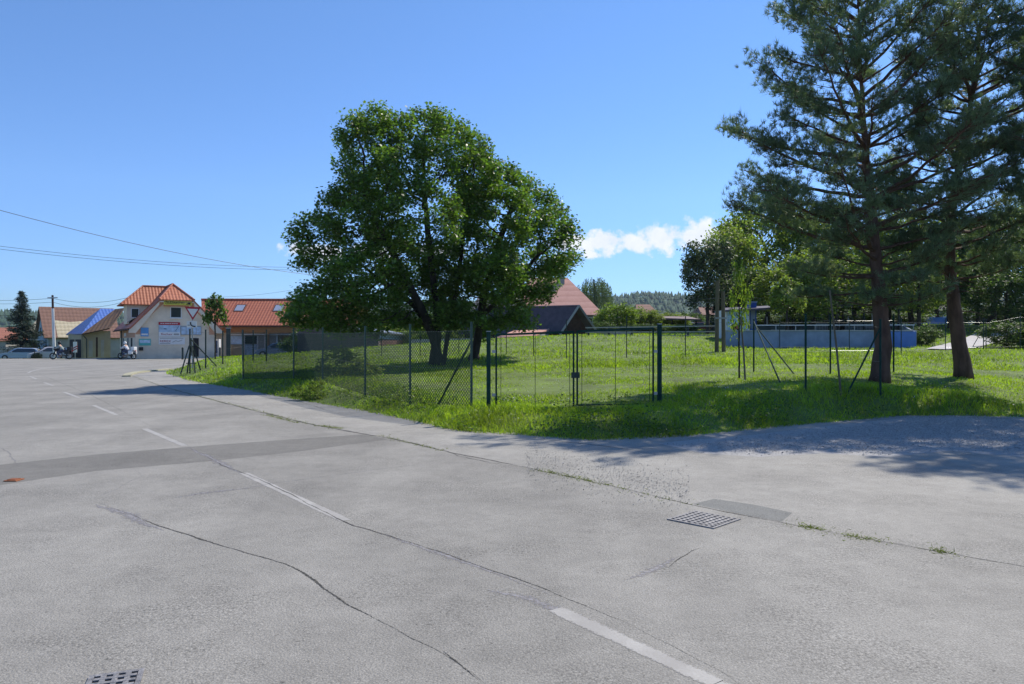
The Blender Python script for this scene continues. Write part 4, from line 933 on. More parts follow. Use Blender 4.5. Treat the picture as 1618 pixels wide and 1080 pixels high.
# ------------------------------------------------------------------ buildings
class Fr:
    def __init__(s, o, phi): s.o = Vector(o); s.a = Vector((math.cos(phi), math.sin(phi), 0)); s.b = Vector((-math.sin(phi), math.cos(phi), 0)); s.phi = phi
    def __call__(s, x, y, z): return s.o + s.a * x + s.b * y + Vector((0, 0, z))
    def box(s, mb, x0, x1, y0, y1, z0, z1): return mb.box(s((x0 + x1) / 2, (y0 + y1) / 2, (z0 + z1) / 2), (x1 - x0, y1 - y0, z1 - z0), s.phi)
def window(fr, t, x0, x1, z0, z1, y=0.0, fm=WHITEP, side=False, n=2, sill=True, X=None):
    """a framed window on a wall; front wall at local y, or a side wall at local x = X"""
    f = MB(); w = 0.07
    def bx(mb, a0, a1, b0, b1, d0, d1):
        if side: fr.box(mb, X - d1, X - d0, a0, a1, b0, b1)
        else: fr.box(mb, a0, a1, y - d1, y - d0, b0, b1)
    bx(f, x0, x0 + w, z0, z1, -0.02, 0.05); bx(f, x1 - w, x1, z0, z1, -0.02, 0.05); bx(f, x0 + w, x1 - w, z0, z0 + w, -0.02, 0.05); bx(f, x0 + w, x1 - w, z1 - w, z1, -0.02, 0.05)
    for i in range(1, n): c = x0 + (x1 - x0) * i / n; bx(f, c - 0.025, c + 0.025, z0 + w, z1 - w, -0.02, 0.045)
    o = f.build('window', fm, t); gl = MB(); bx(gl, x0 + w, x1 - w, z0 + w, z1 - w, -0.015, 0.02); gl.build('pane', GLASS, o)
    if sill: s_ = MB(); bx(s_, x0 - 0.06, x1 + 0.06, z0 - 0.07, z0 - 0.005, 0, 0.12); s_.build('sill', fm, o)
    return o

# --- the shop on the corner
so = P(214, 567, 72); so.z = -0.1
fr = Fr(so, R(33)); t = thing('shop_house', 'cream corner shop house with half hipped orange tile roof and yellow name sign', 'shop house', tuple(so))
Wd, Dp, RZ, EZ = 7.3, 15.0, 7.65, 3.55
wall = MB()
wall.prism([fr(0, 0, 0), fr(Wd, 0, 0), fr(Wd, 0, 3.55), fr(5.05, 0, 6.02), fr(2.25, 0, 6.02), fr(0, 0, 3.55)], fr.b * 0.3)
fr.box(wall, 0, 0.3, 0.3, Dp, 0, 3.6); fr.box(wall, Wd - 0.3, Wd, 0.3, Dp, 0, 3.6); fr.box(wall, 0.3, Wd - 0.3, Dp - 0.3, Dp, 0, 3.6)
wo_ = wall.build('wall', CREAM, t)
tr_ = MB()   # salmon bands: corner pilasters, raking bands under the verge
tr_.prism([fr(0, -0.02, 2.5), fr(0.55, -0.02, 2.5), fr(0.55, -0.02, 3.55), fr(2.5, -0.02, 5.55), fr(4.8, -0.02, 5.55), fr(Wd - 0.55, -0.02, 3.55), fr(Wd - 0.55, -0.02, 2.5), fr(Wd, -0.02, 2.5), fr(Wd, -0.02, 3.5), fr(5.0, -0.02, 6.0), fr(2.3, -0.02, 6.0), fr(0, -0.02, 3.5)], fr.b * 0.018)
fr.box(tr_, -0.02, -0.003, 0.3, Dp, 2.2, 3.4); tr_.build('painted_band', SALMON, t)
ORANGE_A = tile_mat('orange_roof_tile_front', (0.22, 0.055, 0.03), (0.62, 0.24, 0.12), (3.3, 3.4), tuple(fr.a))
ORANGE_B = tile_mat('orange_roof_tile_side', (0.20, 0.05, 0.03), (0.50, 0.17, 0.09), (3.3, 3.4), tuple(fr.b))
roof = MB()
rx0, rx1, rm = -0.6, Wd + 0.6, Wd / 2
def zr(x): return RZ - abs(x - rm) * (RZ - EZ + 0.45) / (rm + 0.6)
hx0, hx1 = 2.05, Wd - 2.05; hz = zr(hx0)
roof.slab([fr(rx0, -0.55, zr(rx0)), fr(hx0, -0.55, hz), fr(rm, 2.1, RZ), fr(rm, Dp + 0.4, RZ), fr(rx0, Dp + 0.4, zr(rx0))], 0.14)
roof.slab([fr(rx1, -0.55, zr(rx1)), fr(rx1, Dp + 0.4, zr(rx1)), fr(rm, Dp + 0.4, RZ), fr(rm, 2.1, RZ), fr(hx1, -0.55, hz)], 0.14)
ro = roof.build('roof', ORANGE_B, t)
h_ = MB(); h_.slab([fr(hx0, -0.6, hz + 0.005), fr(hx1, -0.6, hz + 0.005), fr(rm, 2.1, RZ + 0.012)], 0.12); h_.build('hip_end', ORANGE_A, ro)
rc = MB(); rc.tube([fr(rm, 2.1, RZ + .03), fr(rm, Dp + .4, RZ + .03)], 0.11, 8); rc.tube([fr(hx0, -.6, hz + .04), fr(rm, 2.1, RZ + .04)], 0.1, 8); rc.tube([fr(hx1, -.6, hz + .04), fr(rm, 2.1, RZ + .04)], 0.1, 8); rc.build('ridge_tiles', ORANGE_B, ro)
bg_ = MB()   # wide cream bargeboards
for sx_ in (0, 1):
    X0, X1 = (rx0, hx0) if sx_ == 0 else (rx1, hx1)
    bg_.prism([fr(X0, -0.52, zr(X0) - 0.16), fr(X1, -0.52, zr(X1) - 0.16), fr(X1, -0.52, zr(X1) - 0.50), fr(X0 * 0.4 + rm * 0.6 * 0 + (X0 + 1.0 * (1 if sx_ == 0 else -1)) * 0.6, -0.52, zr(X0) - 0.46), fr(X0, -0.52, zr(X0) - 0.46)], fr.b * 0.5)
fr.box(bg_, hx0, hx1, -0.5, -0.02, hz - 0.26, hz - 0.15); bg_.build('bargeboard', CREAM, t)
# dormer on the left slope
dm = MB(); dy0, dy1 = 3.9, 7.3; dx = -0.35; dzt = 5.6
dm.prism([fr(dx, dy0, 3.75), fr(dx, dy0, dzt), fr(1.9, dy0, dzt), fr(1.9, dy0, 5.2)], fr.b * 0.2)
dm.prism([fr(dx, dy1, 3.75), fr(dx, dy1, dzt), fr(1.9, dy1, dzt), fr(1.9, dy1, 5.2)], fr.b * -0.2)
fr.box(dm, dx, dx + 0.2, dy0 + .2, dy1 - .2, 3.6, dzt); dmo = dm.build('dormer', CREAM, t)
dr = MB(); ym_ = (dy0 + dy1) / 2; ze = dzt - 0.02; zd = RZ - 0.05; xh = 1.3
dr.slab([fr(-0.95, dy0 - .45, ze), fr(2.2, dy0 - .45, ze), fr(rm + .1, ym_, zd), fr(xh, ym_, zd)], 0.12)
dr.slab([fr(-0.95, dy1 + .45, ze), fr(xh, ym_, zd), fr(rm + .1, ym_, zd), fr(2.2, dy1 + .45, ze)], 0.12); dr.build('dormer_roof', ORANGE_A, dmo)
dr = MB(); dr.slab([fr(-0.95, dy0 - .45, ze + .006), fr(xh, ym_, zd + .006), fr(-0.95, dy1 + .45, ze + .006)], 0.12); dr.tube([fr(-.95, dy0 - .45, ze + .03), fr(xh, ym_, zd + .03), fr(rm, ym_, zd + .03)], 0.09, 8); dr.build('dormer_hip', ORANGE_B, dmo)
window(fr, t, 0.0, 0.75, 4.2, 5.2, y=dy0, n=1, sill=False)
window(fr, t, 3.1, 4.15, 4.15, 5.25, y=0.0, n=1)
MB().box(fr(3.62, -0.04, 5.42), (1.0, 0.05, 0.32), fr.phi).build('shutter_box', WHITEP, t)
for yy in (6.0, 10.5): window(fr, t, yy, yy + 1.1, 0.75, 2.2, side=True, X=0.0, fm=METAL, n=2)
for yy, y2 in ((2.6, 3.5),): f = MB(); fr.box(f, -0.05, 0.0, yy, y2, 0.0, 2.15); f.build('door', DARK, t)
# signs on the facade
def board(nm, x0, x1, z0, z1, m, th=0.04, lab=None, dy=0.03):
    b_ = MB(); fr.box(b_, x0, x1, -dy - th, -dy, z0, z1); return b_.build(nm, m, t, label=lab)
sg = board('name_sign', 2.45, 5.05, 5.42, 5.86, SIGNY, 0.10, 'mustard yellow name sign under the hip', dy=0.4); text_obj('lettering', 'ŽELEZIARSTVO', 0.33, BLACK, sg, fr(3.45, -0.515, 5.63), fr.a, 1.75, 0.005)
b_ = MB(); b_.prism([fr(4.45, -0.515, 5.5), fr(4.9, -0.515, 5.5), fr(4.9, -0.515, 5.68), fr(4.7, -0.515, 5.68)], fr.b * 0.01); b_.build('emblem', BLACK, sg)
fr.box(MB(), 0, 1, 0, 1, 0, 1); lb = MB(); fr.box(lb, 2.45, 4.75, -0.46, -0.34, 5.29, 5.40); lb.build('sign_lamp_rail', mat('orange_rail', (0.5, 0.18, 0.06), 0.6, .1), t)
s1 = board('advert_banner', 2.05, 4.0, 3.44, 3.72, RED); wb = MB(); [fr.box(wb, 2.2 + q * .205, 2.2 + q * .205 + (.17, .15, .18)[q % 3], -0.076, -0.071, 3.55, 3.61) for q in range(8)]; wb.build('small_print', WHITEP, s1)
s2 = board('advert_banner', 2.05, 4.02, 2.28, 3.43, PALEB); wb = MB(); fr.box(wb, 2.05, 4.02, -0.079, -0.071, 2.28, 2.74); wb.build('white_strip', WHITEP, s2)
text_obj('lettering', 'fischer', 0.30, DRED, s2, fr(2.78, -0.086, 2.52), fr.a, 1.05, 0.003); gb = MB(); fr.box(gb, 3.42, 3.9, -0.088, -0.08, 2.44, 2.60); gb.build('logo_block', GREYW, s2)
bl = MB(); fr.box(bl, 2.5, 2.75, -0.08, -0.072, 3.0, 3.12); bl.prism([fr(3.55, -0.08, 2.85), fr(3.62, -0.08, 2.85), fr(3.9, -0.08, 3.35), fr(3.85, -0.08, 3.35)], fr.b * 0.008); bl.build('picture', mat('slate_print', (0.12, 0.2, 0.28), 0.7, 0.3, 6), s2)
s3 = board('advert_banner', 2.05, 4.45, 1.5, 2.22, WHITEP); text_obj('lettering', 'REREX', 0.30, DRED, s3, fr(2.65, -0.078, 1.82), fr.a, 1.0, 0.003)
for q in range(2):
    fr2 = MB(); zq = (2.08, 1.58)[q]; fr.box(fr2, 2.15, (4.3, 3.1)[q], -0.078, -0.071, zq, zq + 0.06); fr2.build('small_print', GREYW, s3)
sw = MB(); sw.tube([fr(3.3, -.08, 1.72), fr(3.6, -.08, 1.9), fr(3.8, -.08, 1.78), fr(4.2, -.08, 1.95)], 0.025, 5); sw.build('cable_print', GREYW, s3)
s4 = board('notice_board', 4.05, 6.0, 2.45, 3.35, METAL); wb = MB()
for q in range(4): fr.box(wb, 4.12 + q * 0.47, 4.12 + q * 0.47 + 0.42, -0.08, -0.072, 2.52, 3.28)
wb.build('posters', PALEB, s4)
s5 = board('square_sign', 0.45, 1.15, 2.3, 3.15, SKYB); wb = MB(); fr.box(wb, 0.52, 1.08, -0.078, -0.071, 2.42, 2.58); wb.build('white_strip', WHITEP, s5)
s6 = board('wide_sign', 0.3, 1.35, 1.4, 2.05, TURQ); wb = MB(); fr.box(wb, 0.36, 1.29, -0.078, -0.071, 1.66, 1.95); wb.build('blue_strip', PALEB, s6)
wb = MB(); fr.box(wb, 0.3, 0.66, -0.22, -0.003, 0.92, 1.25); wb.build('letter_box', BLACKP, t)
wb = MB(); fr.box(wb, -0.1, -0.005, 8.0, 9.3, 2.35, 2.7); wb.build('side_sign', WHITEP, t)
dd_ = MB(); fr.box(dd_, 5.0, 5.75, -0.05, 0.0, 0.25, 2.15); dd_.build('door', DARK, t)
gt = MB(); gt.tube([fr(-0.66, -.5, zr(rx0) - .14), fr(-0.66, Dp, zr(rx0) - .14)], 0.07, 8); gt.build('gutter', DWOOD, t); gt = MB(); gt.tube([fr(-0.1, 12.2, 3.2), fr(-0.1, 12.2, 0)], 0.06, 8); gt.build('downpipe', DARKP, t)
gt = MB(); gt.tube([fr(Wd + .08, 0.3, 3.2), fr(Wd + .08, 0.3, 0)], 0.06, 8); gt.build('downpipe', DARKP, t)

# --- the long wing with the orange roof
wo2 = P(332, 560, 80); wo2.z = 0.1; WL = 15.5
fr = Fr(wo2, R(2)); t = thing('long_shop_wing', 'long low building with a big orange tile roof and two skylights', 'building', tuple(wo2))
ORANGE_C = tile_mat('orange_roof_tile_long', (0.24, 0.06, 0.032), (0.54, 0.20, 0.105), (3.0, 3.6), tuple(fr.a))
wl = MB(); fr.box(wl, 0, 1.6, 0.3, 0.6, 0, 3.0); fr.box(wl, 0, 0.3, 0.6, 8, 0, 3); fr.box(wl, WL - .3, WL, 0.6, 8, 0, 3); fr.box(wl, 0.3, WL - .3, 7.7, 8, 0, 3); fr.box(wl, 1.6, 7.2, 1.3, 1.6, 0, 3.0); wl.build('wall', CREAM, t)
rf = MB(); rf.slab([fr(-.6, -0.6, 3.35), fr(WL + .5, -0.6, 3.35), fr(WL + .5, 4.1, 6.35), fr(-2.5, 4.1, 6.35)], 0.15); rf.slab([fr(-.6, 8.8, 3.35), fr(-.6, 4.1, 6.35), fr(WL + .5, 4.1, 6.35), fr(WL + .5, 8.8, 3.35)], 0.15); ro = rf.build('roof', ORANGE_C, t)
rc = MB(); rc.tube([fr(-2.5, 4.1, 6.40), fr(WL + .5, 4.1, 6.40)], 0.1, 8); rc.build('ridge_tiles', ORANGE_B, ro)
for xx in (1.9, 6.2):
    def rp(x, f): return fr(x, -0.6 + 4.7 * f, 3.35 + 3.0 * f + 0.03)
    b_ = MB(); b_.slab([rp(xx - .1, .52), rp(xx + 1.0, .52), rp(xx + 1.0, .80), rp(xx - .1, .80)], 0.06); sl = b_.build('skylight', DWOOD, ro)
    b_ = MB(); b_.slab([rp(xx, .55) + Vector((0, -.01, .015)), rp(xx + .9, .55) + Vector((0, -.01, .015)), rp(xx + .9, .77) + Vector((0, -.01, .015)), rp(xx, .77) + Vector((0, -.01, .015))], 0.02); b_.build('pane', mat('painted_sky_glass', (0.32, 0.36, 0.44), 0.15, 0, spec=0.8), sl)  # pale pane colour paints in the reflected sky
gt = MB(); gt.tube([fr(-.6, -.68, 3.24), fr(WL + .5, -.68, 3.24)], 0.07, 8); gt.build('gutter', DWOOD, t)
be = MB(); fr.box(be, 0.0, WL, -0.35, -0.1, 2.55, 3.15); be.build('timber_beam', WOOD, t)
for xx in (6.3, 9.8, 13.2, 15.2): pt = MB(); fr.box(pt, xx - .09, xx + .09, -0.32, -0.14, 0, 2.55); pt.build('timber_post', WOOD, t)
pf = MB(); fr.box(pf, 1.7, 11.3, 0.0, 0.12, 2.30, 2.44); pf.build('white_fascia', WHITEP, t)
sh = MB()
for a0, a1 in ((1.7, 1.86), (3.45, 3.6), (4.9, 5.02), (5.7, 5.82), (7.0, 7.15)): fr.box(sh, a0, a1, 0.3, 0.42, 0.05, 2.3)
sh.build('shopfront_frame', WHITEP, t)
for a0, a1, z0, z1, m_ in ((1.88, 3.43, 1.3, 2.25, PALEB), (1.88, 3.43, 0.1, 1.25, GLASS), (3.62, 4.88, 1.35, 2.2, DARK), (3.62, 4.88, 0.1, 1.3, PALEB), (5.04, 5.68, 0.1, 2.25, GREYW), (5.84, 6.98, 0.1, 2.25, GREYW)):
    b_ = MB(); fr.box(b_, a0, a1, 0.36, 0.42, z0, z1); b_.build('shopfront_panel', m_, t)
bk = MB(); fr.box(bk, 7.3, WL - .3, 4.4, 4.6, 0, 3.0); bk.build('inner_wall', GREYW, t)
# vending machine and small fixtures before the wing
vm = P(341, 562, 77); t = thing('vending_machine', 'white framed blue vending machine by the shop corner', 'vending machine', (vm.x, vm.y, 0.05))
MB().box((vm.x, vm.y, 1.0), (0.85, 0.7, 1.9), 0.1).build('cabinet', WHITEP, t); MB().box((vm.x - .02, vm.y - .37, 1.15), (0.62, 0.04, 1.3), 0.1).build('window', mat('deep_blue_print', (.03, .08, .2), .3, .3, 6), t); MB().box((vm.x, vm.y - .38, 0.3), (0.5, 0.03, 0.16), 0.1).build('flap', BLUEP, t)
for u_, lab in ((288.5, 'short dark bollard post left of the shop gate'), (347.5, 'short dark bollard post beside the vending machine')):
    q = P(u_, 565, 70); tagd(MB().tube([(q.x, q.y, -.1), (q.x, q.y, 1.05)], 0.09, 10).sphere((q.x, q.y, 1.06), 0.1, 10, 6).build('bollard', DARKP), lab, 'bollard')
q = P(361, 566, 66); t = thing('notice_column', 'tall narrow dark advertising column in front of the long wing', 'column', (q.x, q.y, 0)); MB().box((q.x, q.y, 1.4), (0.36, 0.36, 2.9), .3).build('column', DARKP, t); MB().box((q.x, q.y, 2.88), (0.44, 0.44, 0.06), .3).build('cap', METAL, t)
# A-shaped trestle at the corner
q = gfit(302, 590); t = thing('trestle', 'dark A shaped iron trestle standing by the yield sign', 'trestle', tuple(q))
for sx_ in (-1, 1):
    for sy_ in (-.25, .25): MB().bar((q.x + sx_ * 0.35, q.y + sy_ * 1.4, q.z), (q.x + sx_ * 0.06, q.y + sy_ * .3, q.z + 1.35), 0.05).build('leg', DARKP, t)
MB().bar((q.x - .25, q.y, q.z + .5), (q.x + .25, q.y, q.z + .5), 0.04).build('cross_bar', DARKP, t); MB().box((q.x + 0.12, q.y - .14, q.z + .78), (0.13, 0.02, 0.16)).build('white_tag', WHITEP, t)

# --- blue roofed house
c = {k: P(*v) for k, v in dict(A=(104, 528, 90), B=(129, 527, 84), C=(173, 518, 86), D=(197, 486, 92), R1=(159, 487, 92), R2=(182, 488, 93), E=(172, 500, 100)).items()}
t = thing('blue_roof_house', 'low house with a glossy blue tile roof left of the corner shop', 'house', (c['B'].x, c['B'].y, -0.2))
BLUET = tile_mat('lit_blue_tile', (0.03, 0.07, 0.28), (0.16, 0.27, 0.62), (2.6, 3.2), (0.8, 0.6, 0), 0.3, 0.6); BLUED = tile_mat('shaded_blue_tile', (0.02, 0.035, 0.15), (0.04, 0.08, 0.32), (2.6, 3.2), (0.3, 0.9, 0), 0.35, 0.5)  # one blue tile in two colours: sunlit tone and darker shaded tone
DARKT = tile_mat('dark_brown_tile', (0.05, 0.03, 0.02), (0.13, 0.075, 0.04), (2.6, 3.2), (0.9, 0.3, 0), 0.8)  # plain dark brown tile for the right hand slope
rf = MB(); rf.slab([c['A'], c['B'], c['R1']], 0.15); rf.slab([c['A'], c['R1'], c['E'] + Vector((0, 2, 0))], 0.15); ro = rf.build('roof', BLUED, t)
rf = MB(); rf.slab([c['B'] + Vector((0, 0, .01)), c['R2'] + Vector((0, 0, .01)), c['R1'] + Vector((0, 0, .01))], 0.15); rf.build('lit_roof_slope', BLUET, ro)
rf = MB(); rf.slab([c['B'], c['C'], c['D'], c['R2']], 0.15); rf.build('dark_roof_slope', DARKT, ro)
wl = MB(); A_, B_, C_ = P(110, 567, 89), P(131, 567, 85), P(174, 567, 87)
for a, b_, zt in ((A_, B_, 2.45), (B_, C_, 2.75)): wl.bar((a.x, a.y, zt / 2 - .3), (b_.x, b_.y, zt / 2 - .3), 0.3, zt + 1.0)
wl.build('wall', mat('shaded_cream_render', (.36, .31, .22), .9, .12, 1), t)  # cream wall, its shade put into a darker base colour
for f0, f1, z1, m_ in ((0.24, 0.38, 1.9, GREYW), (0.5, 0.57, 2.3, DWOOD), (0.68, 0.8, 2.0, GREYW)):
    a = B_.lerp(C_, f0); b_ = B_.lerp(C_, f1); MB().bar((a.x, a.y - .17, z1 / 2 - .1), (b_.x, b_.y - .17, z1 / 2 - .1), 0.08, z1).build('shutter', m_, t)
for f0, f1 in ((0.1, 0.45), (0.55, 0.95)):
    a = A_.lerp(B_, f0); b_ = A_.lerp(B_, f1); MB().bar((a.x, a.y - .2, 0.9), (b_.x, b_.y - .2, 0.9), 0.08, 2.1).build('door', DARK, t)
MB().tube([B_ + Vector((0.2, -.3, 2.7)), B_ + Vector((0.6, -.3, 2.3)), B_ + Vector((0.62, -.3, -.2))], 0.06, 8).build('downpipe', DARKP, t)
q = P(119, 567, 80); t = thing('chevron_board', 'white board with red diagonal stripes on a short post by the blue roofed house', 'road sign', (q.x, q.y, 0)); MB().tube([(q.x, q.y, -.3), (q.x, q.y, .8)], 0.04, 8).build('post', METAL, t)
MB().box((q.x, q.y - .05, 1.1), (0.42, 0.03, 1.15)).build('board', WHITEP, t)
for dz in (-.12, .12): MB().bar((q.x - .3, q.y - .075, 0.8 + dz), (q.x + .3, q.y - .075, 1.12 + dz), 0.02, 0.10).build('red_stripe', DRED, t)

# --- old brown roofed house
fr = Fr(P(74, 575, 100), R(40)); t = thing('old_house', 'old house with a patched brown tile roof and pale blue gable', 'house', tuple(fr.o))
OLDT = tile_mat('old_brown_tile', (0.12, 0.06, 0.045), (0.30, 0.17, 0.12), (2.2, 2.0), tuple(fr.a), 0.85, wc=0.04, wr=0.4); NEWT = tile_mat('pale_yellow_tile', (0.28, 0.22, 0.13), (0.66, 0.58, 0.40), (2.2, 2.0), tuple(fr.a), 0.85, wc=0.04, wr=0.4)
zb = 0.5; zE = P(0, 533, 99).z - fr.o.z; zR = P(0, 484, 103).z - fr.o.z; Lh = 9.0
wl = MB(); fr.box(wl, 0.2, Lh, 0, .3, -.5, zE + .3); wl.build('wall', GREYW, t)
gb = MB(); gb.prism([fr(0, 0, -.5), fr(0, 0, zE), fr(0, 4.2, zR - .2), fr(0, 8.4, zE), fr(0, 8.4, -.5)], fr.a * 0.3); gb.build('gable', BLUEW, t)
rf = MB(); rf.slab([fr(-.4, -.5, zE), fr(Lh, -.5, zE), fr(Lh, 4.2, zR), fr(-.4, 4.2, zR)], 0.15); rf.slab([fr(-.4, 8.9, zE), fr(-.4, 4.2, zR), fr(Lh, 4.2, zR), fr(Lh, 8.9, zE)], 0.15); ro = rf.build('roof', OLDT, t)
def rp(x, f): return fr(x, -.5 + 4.7 * f, zE + (zR - zE) * f + .03)
rf = MB(); rf.slab([rp(1.2, 0.0), rp(5.5, 0.0), rp(5.5, .3), rp(4.8, .54), rp(3.0, .50), rp(1.2, .55)], 0.05); rf.build('new_tiles', NEWT, ro)
for yy0, yy1, z0_, z1_ in ((2.6, 3.6, zE + .3, zE + 1.5), (4.8, 5.8, zE + .3, zE + 1.5), (1.6, 2.8, 1.0, 2.4), (5.6, 6.8, 1.0, 2.4)): window(fr, t, yy0, yy1, z0_, z1_, side=True, X=0.0, fm=METAL, n=1)
# tiny far left house and neighbour
def simple_house(name, label, u0, u1, vb, ve, vr, Y, depth, wm, rm_, hip=0.15, chim=False, cat='house', phi=0.0, wins=0):
    o = P(u0, vb, Y); wid = (u1 - u0) / F * Y; fr = Fr(o, phi); t = thing(name, label, cat, tuple(o)); ze = (vb - ve) / F * Y; zr_ = (vb - vr) / F * (Y + depth / 2) + 0
    b_ = MB(); fr.box(b_, 0, wid, 0, depth, -1, ze); b_.build('wall', wm, t); h = hip * wid
    rf = MB(); e = .4
    rf.slab([fr(-e, -e, ze), fr(wid + e, -e, ze), fr(wid - h, depth / 2, zr_), fr(h, depth / 2, zr_)], .14); rf.slab([fr(-e, depth + e, ze), fr(h, depth / 2, zr_), fr(wid - h, depth / 2, zr_), fr(wid + e, depth + e, ze)], .14)
    if hip > 0.01: rf.slab([fr(-e, -e, ze), fr(h, depth / 2, zr_), fr(-e, depth + e, ze)], .14); rf.slab([fr(wid + e, -e, ze), fr(wid + e, depth + e, ze), fr(wid - h, depth / 2, zr_)], .14)
    ro = rf.build('roof', rm_, t)
    if chim: c_ = MB(); fr.box(c_, wid * .6, wid * .6 + .6, depth * .4, depth * .4 + .6, zr_ - .8, zr_ + .8); c_.build('chimney', GREYW, ro)
    for i in range(wins): x = wid * (i + .5) / wins; window(fr, t, x - .5, x + .5, ze * .4, ze * .4 + 1.2, n=2)
    return t
PINKT = tile_mat('pink_clay_tile', (0.42, 0.19, 0.14), (0.68, 0.38, 0.30), (0.6, 1.6), (1, 0, 0), 0.8, wc=0.02, wr=0.45)
REDT = tile_mat('red_clay_tile', (0.3, 0.09, 0.05), (0.6, 0.27, 0.17), (2.4, 2.6), (1, 0, 0), 0.7)
simple_house('far_house', 'orange roofed house at the very left edge of the picture', -60, 9, 567, 538, 518, 120, 8, GREYW, REDT, 0.1)
simple_house('far_house', 'small tan roofed house peeking out between the spruce and the old house', 44, 66, 567, 528, 492, 118, 8, GREYW, NEWT, 0.05)
b_ = MB(); a = P(-30, 567, 96); 
t = thing('picket_fence', 'pale picket fence at the far left edge behind the street', 'fence', tuple(a)); rl = MB()
for i in range(22): rl.box((a.x + i * .25, a.y, a.z + .8), (.14, .04, 1.5))
rl.build('pickets', CONC, t); MB().box((a.x + 2.7, a.y + .04, a.z + 1.2), (5.6, .04, .1)).build('rail', CONC, t)
# --- pink roofed house behind the maples
simple_house('tiled_house', 'big house with a pale pink tile roof behind the right maple', 795, 948, 535, 497, 438, 74, 9.5, GREYW, PINKT, 0.30, True, wins=4)
simple_house('rendered_house', 'pale blue rendered house wall seen under the maples', 752, 824, 540, 489, 466, 69, 8, BLUEW, mat('dark_slate', (.07, .07, .08), .7, .2), 0.02)
# dark shed with gable
t = thing('wooden_shed', 'dark brown wooden shed with a steep gable facing the meadow', 'shed', tuple(P(905, 530, 56)))
ap, bl_, br_ = P(905, 481.5, 56), P(877, 524, 56), P(931, 519, 57.4); vx = Vector((-7.5, 4.2, 0))
wl = MB(); wl.prism([ap - Vector((0, 0, .12)), bl_ + Vector((.12, 0, 0)), Vector((bl_.x + .12, bl_.y, 1.4)), Vector((br_.x - .12, br_.y, 1.4)), br_ - Vector((.12, 0, 0))], vx * .96); wl.build('wall', DWOOD, t)
SLATE = mat('dark_shingle', (.085, .075, .095), .75, .2, 3)
rf = MB(); fo = Vector((.45, -.25, 0)); rf.slab([ap + fo, bl_ + fo - Vector((.1, 0, .12)), bl_ + vx - Vector((.1, 0, .12)), ap + vx], .12); rf.slab([ap + fo, ap + vx, br_ + vx + Vector((.1, 0, -.12)), br_ + fo + Vector((.1, 0, -.12))], .12); rf.build('roof', SLATE, t)
bb = MB(); bb.bar(ap + fo - Vector((0, .03, .06)), bl_ + fo - Vector((.1, .03, .2)), .06, .16); bb.bar(ap + fo - Vector((0, .03, .06)), br_ + fo + Vector((.1, -.03, -.2)), .06, .16); bb.build('bargeboard', METAL, t)
t = thing('lean_to', 'low lean-to with pinkish roofing left of the dark shed', 'shed', tuple(P(785, 538, 53)))
rf = MB(); rf.slab([P(783, 533, 52), P(845, 529.5, 52), P(868, 519, 56), P(812, 522, 56)], .1); rf.build('roof', PINKT, t)
wl = MB(); wl.bar(P(786, 537, 52.3) , P(845, 535, 52.3), .1, .55); wl.bar(P(845, 535, 52.3), P(866, 531, 56), .1, .8); wl.build('wall', GREYW, t)
# garages left of the main trunk
t = thing('garage_row', 'low grey garage row with a sloping roof line behind the chain link fence', 'garage', tuple(P(545, 560, 56)))
wl = MB(); a, b_, c_ = P(500, 556, 56), P(600, 553, 57), P(650, 545, 66); a.z = 0.6
wl.prism([P(470, 560, 56), P(598, 553, 56), P(598, 532, 56), P(548, 517, 56), P(470, 519, 56)], (0, 5, 0)); wl.build('wall', mat('reddish_grey_wall', (.16, .12, .12), .9, .3, 1), t)
rf = MB(); rf.slab([P(548, 515.5, 55.7), P(600, 524, 55.7), P(650, 529, 63), P(600, 519, 63)], .12); rf.build('roof', METAL, t)
bx = MB(); bx.prism([P(600, 535, 56.5), P(645, 538, 64), P(645, 530.5, 64), P(600, 526, 56.5)], (.1, .2, 0)); bx.build('side_panel', BLUEW, t)
bx = MB(); bx.prism([P(600, 549, 56.6), P(652, 543, 64), P(652, 538, 64), P(600, 535.2, 56.6)], (.1, .2, 0)); bx.build('side_wall', mat('rusty_red_wall', (.17, .09, .08), .9, .3, 1), t)
simple_house('far_house', 'peach coloured little house far behind the left fence', 636, 662, 540, 514, 504, 110, 7, mat('peach_render', (.55, .36, .26), .9, .05), REDT, 0.1)
o = MB().bar(P(648, 541.5, 56) - Vector((0, 0, .2)), P(770, 538.5, 56) - Vector((0, 0, .2)), .25, .9).build('garden_wall', CONC); tagd(o, 'low pale garden wall behind the maple trunks', 'wall')
simple_house('far_house', 'small brown roofed house just showing between the far bushes', 1008, 1036, 520, 494, 480, 130, 8, CREAM, OLDT, 0.1)
simple_house('far_house', 'pale house with a cream wall hidden behind the dark spreading tree', 1112, 1142, 520, 497, 484, 100, 8, CREAM, OLDT, 0.1)
simple_house('far_house', 'white and blue building at the top of the light path', 1474, 1516, 512, 490, 476, 96, 9, WHITEP, SLATE, 0.05, wins=2)
tagd(MB().bar(P(1466, 512, 80), P(1502, 512, 80), .15, 1.5).build('panel_fence', BLUEB2), 'bright blue panel fence below the white and blue building', 'fence')
# canopy
t = thing('open_canopy', 'long flat brown canopy on thin posts beyond the meadow', 'canopy', tuple(P(1030, 530, 74)))
rf = MB(); rf.slab([P(940, 498.5, 70), P(1108, 504, 70), P(1085, 499, 78), P(945, 497, 78)], .14); rf.build('roof', mat('brown_sheet', (.20, .14, .13), .7, .2), t)
for u_ in (960, 992, 1028, 1046, 1062, 1100):
    q = P(u_, 503, 71); MB().tube([(q.x, q.y, q.z), (q.x, q.y, q.z - 2.6)], .07, 6).build('post', DARKP, t)
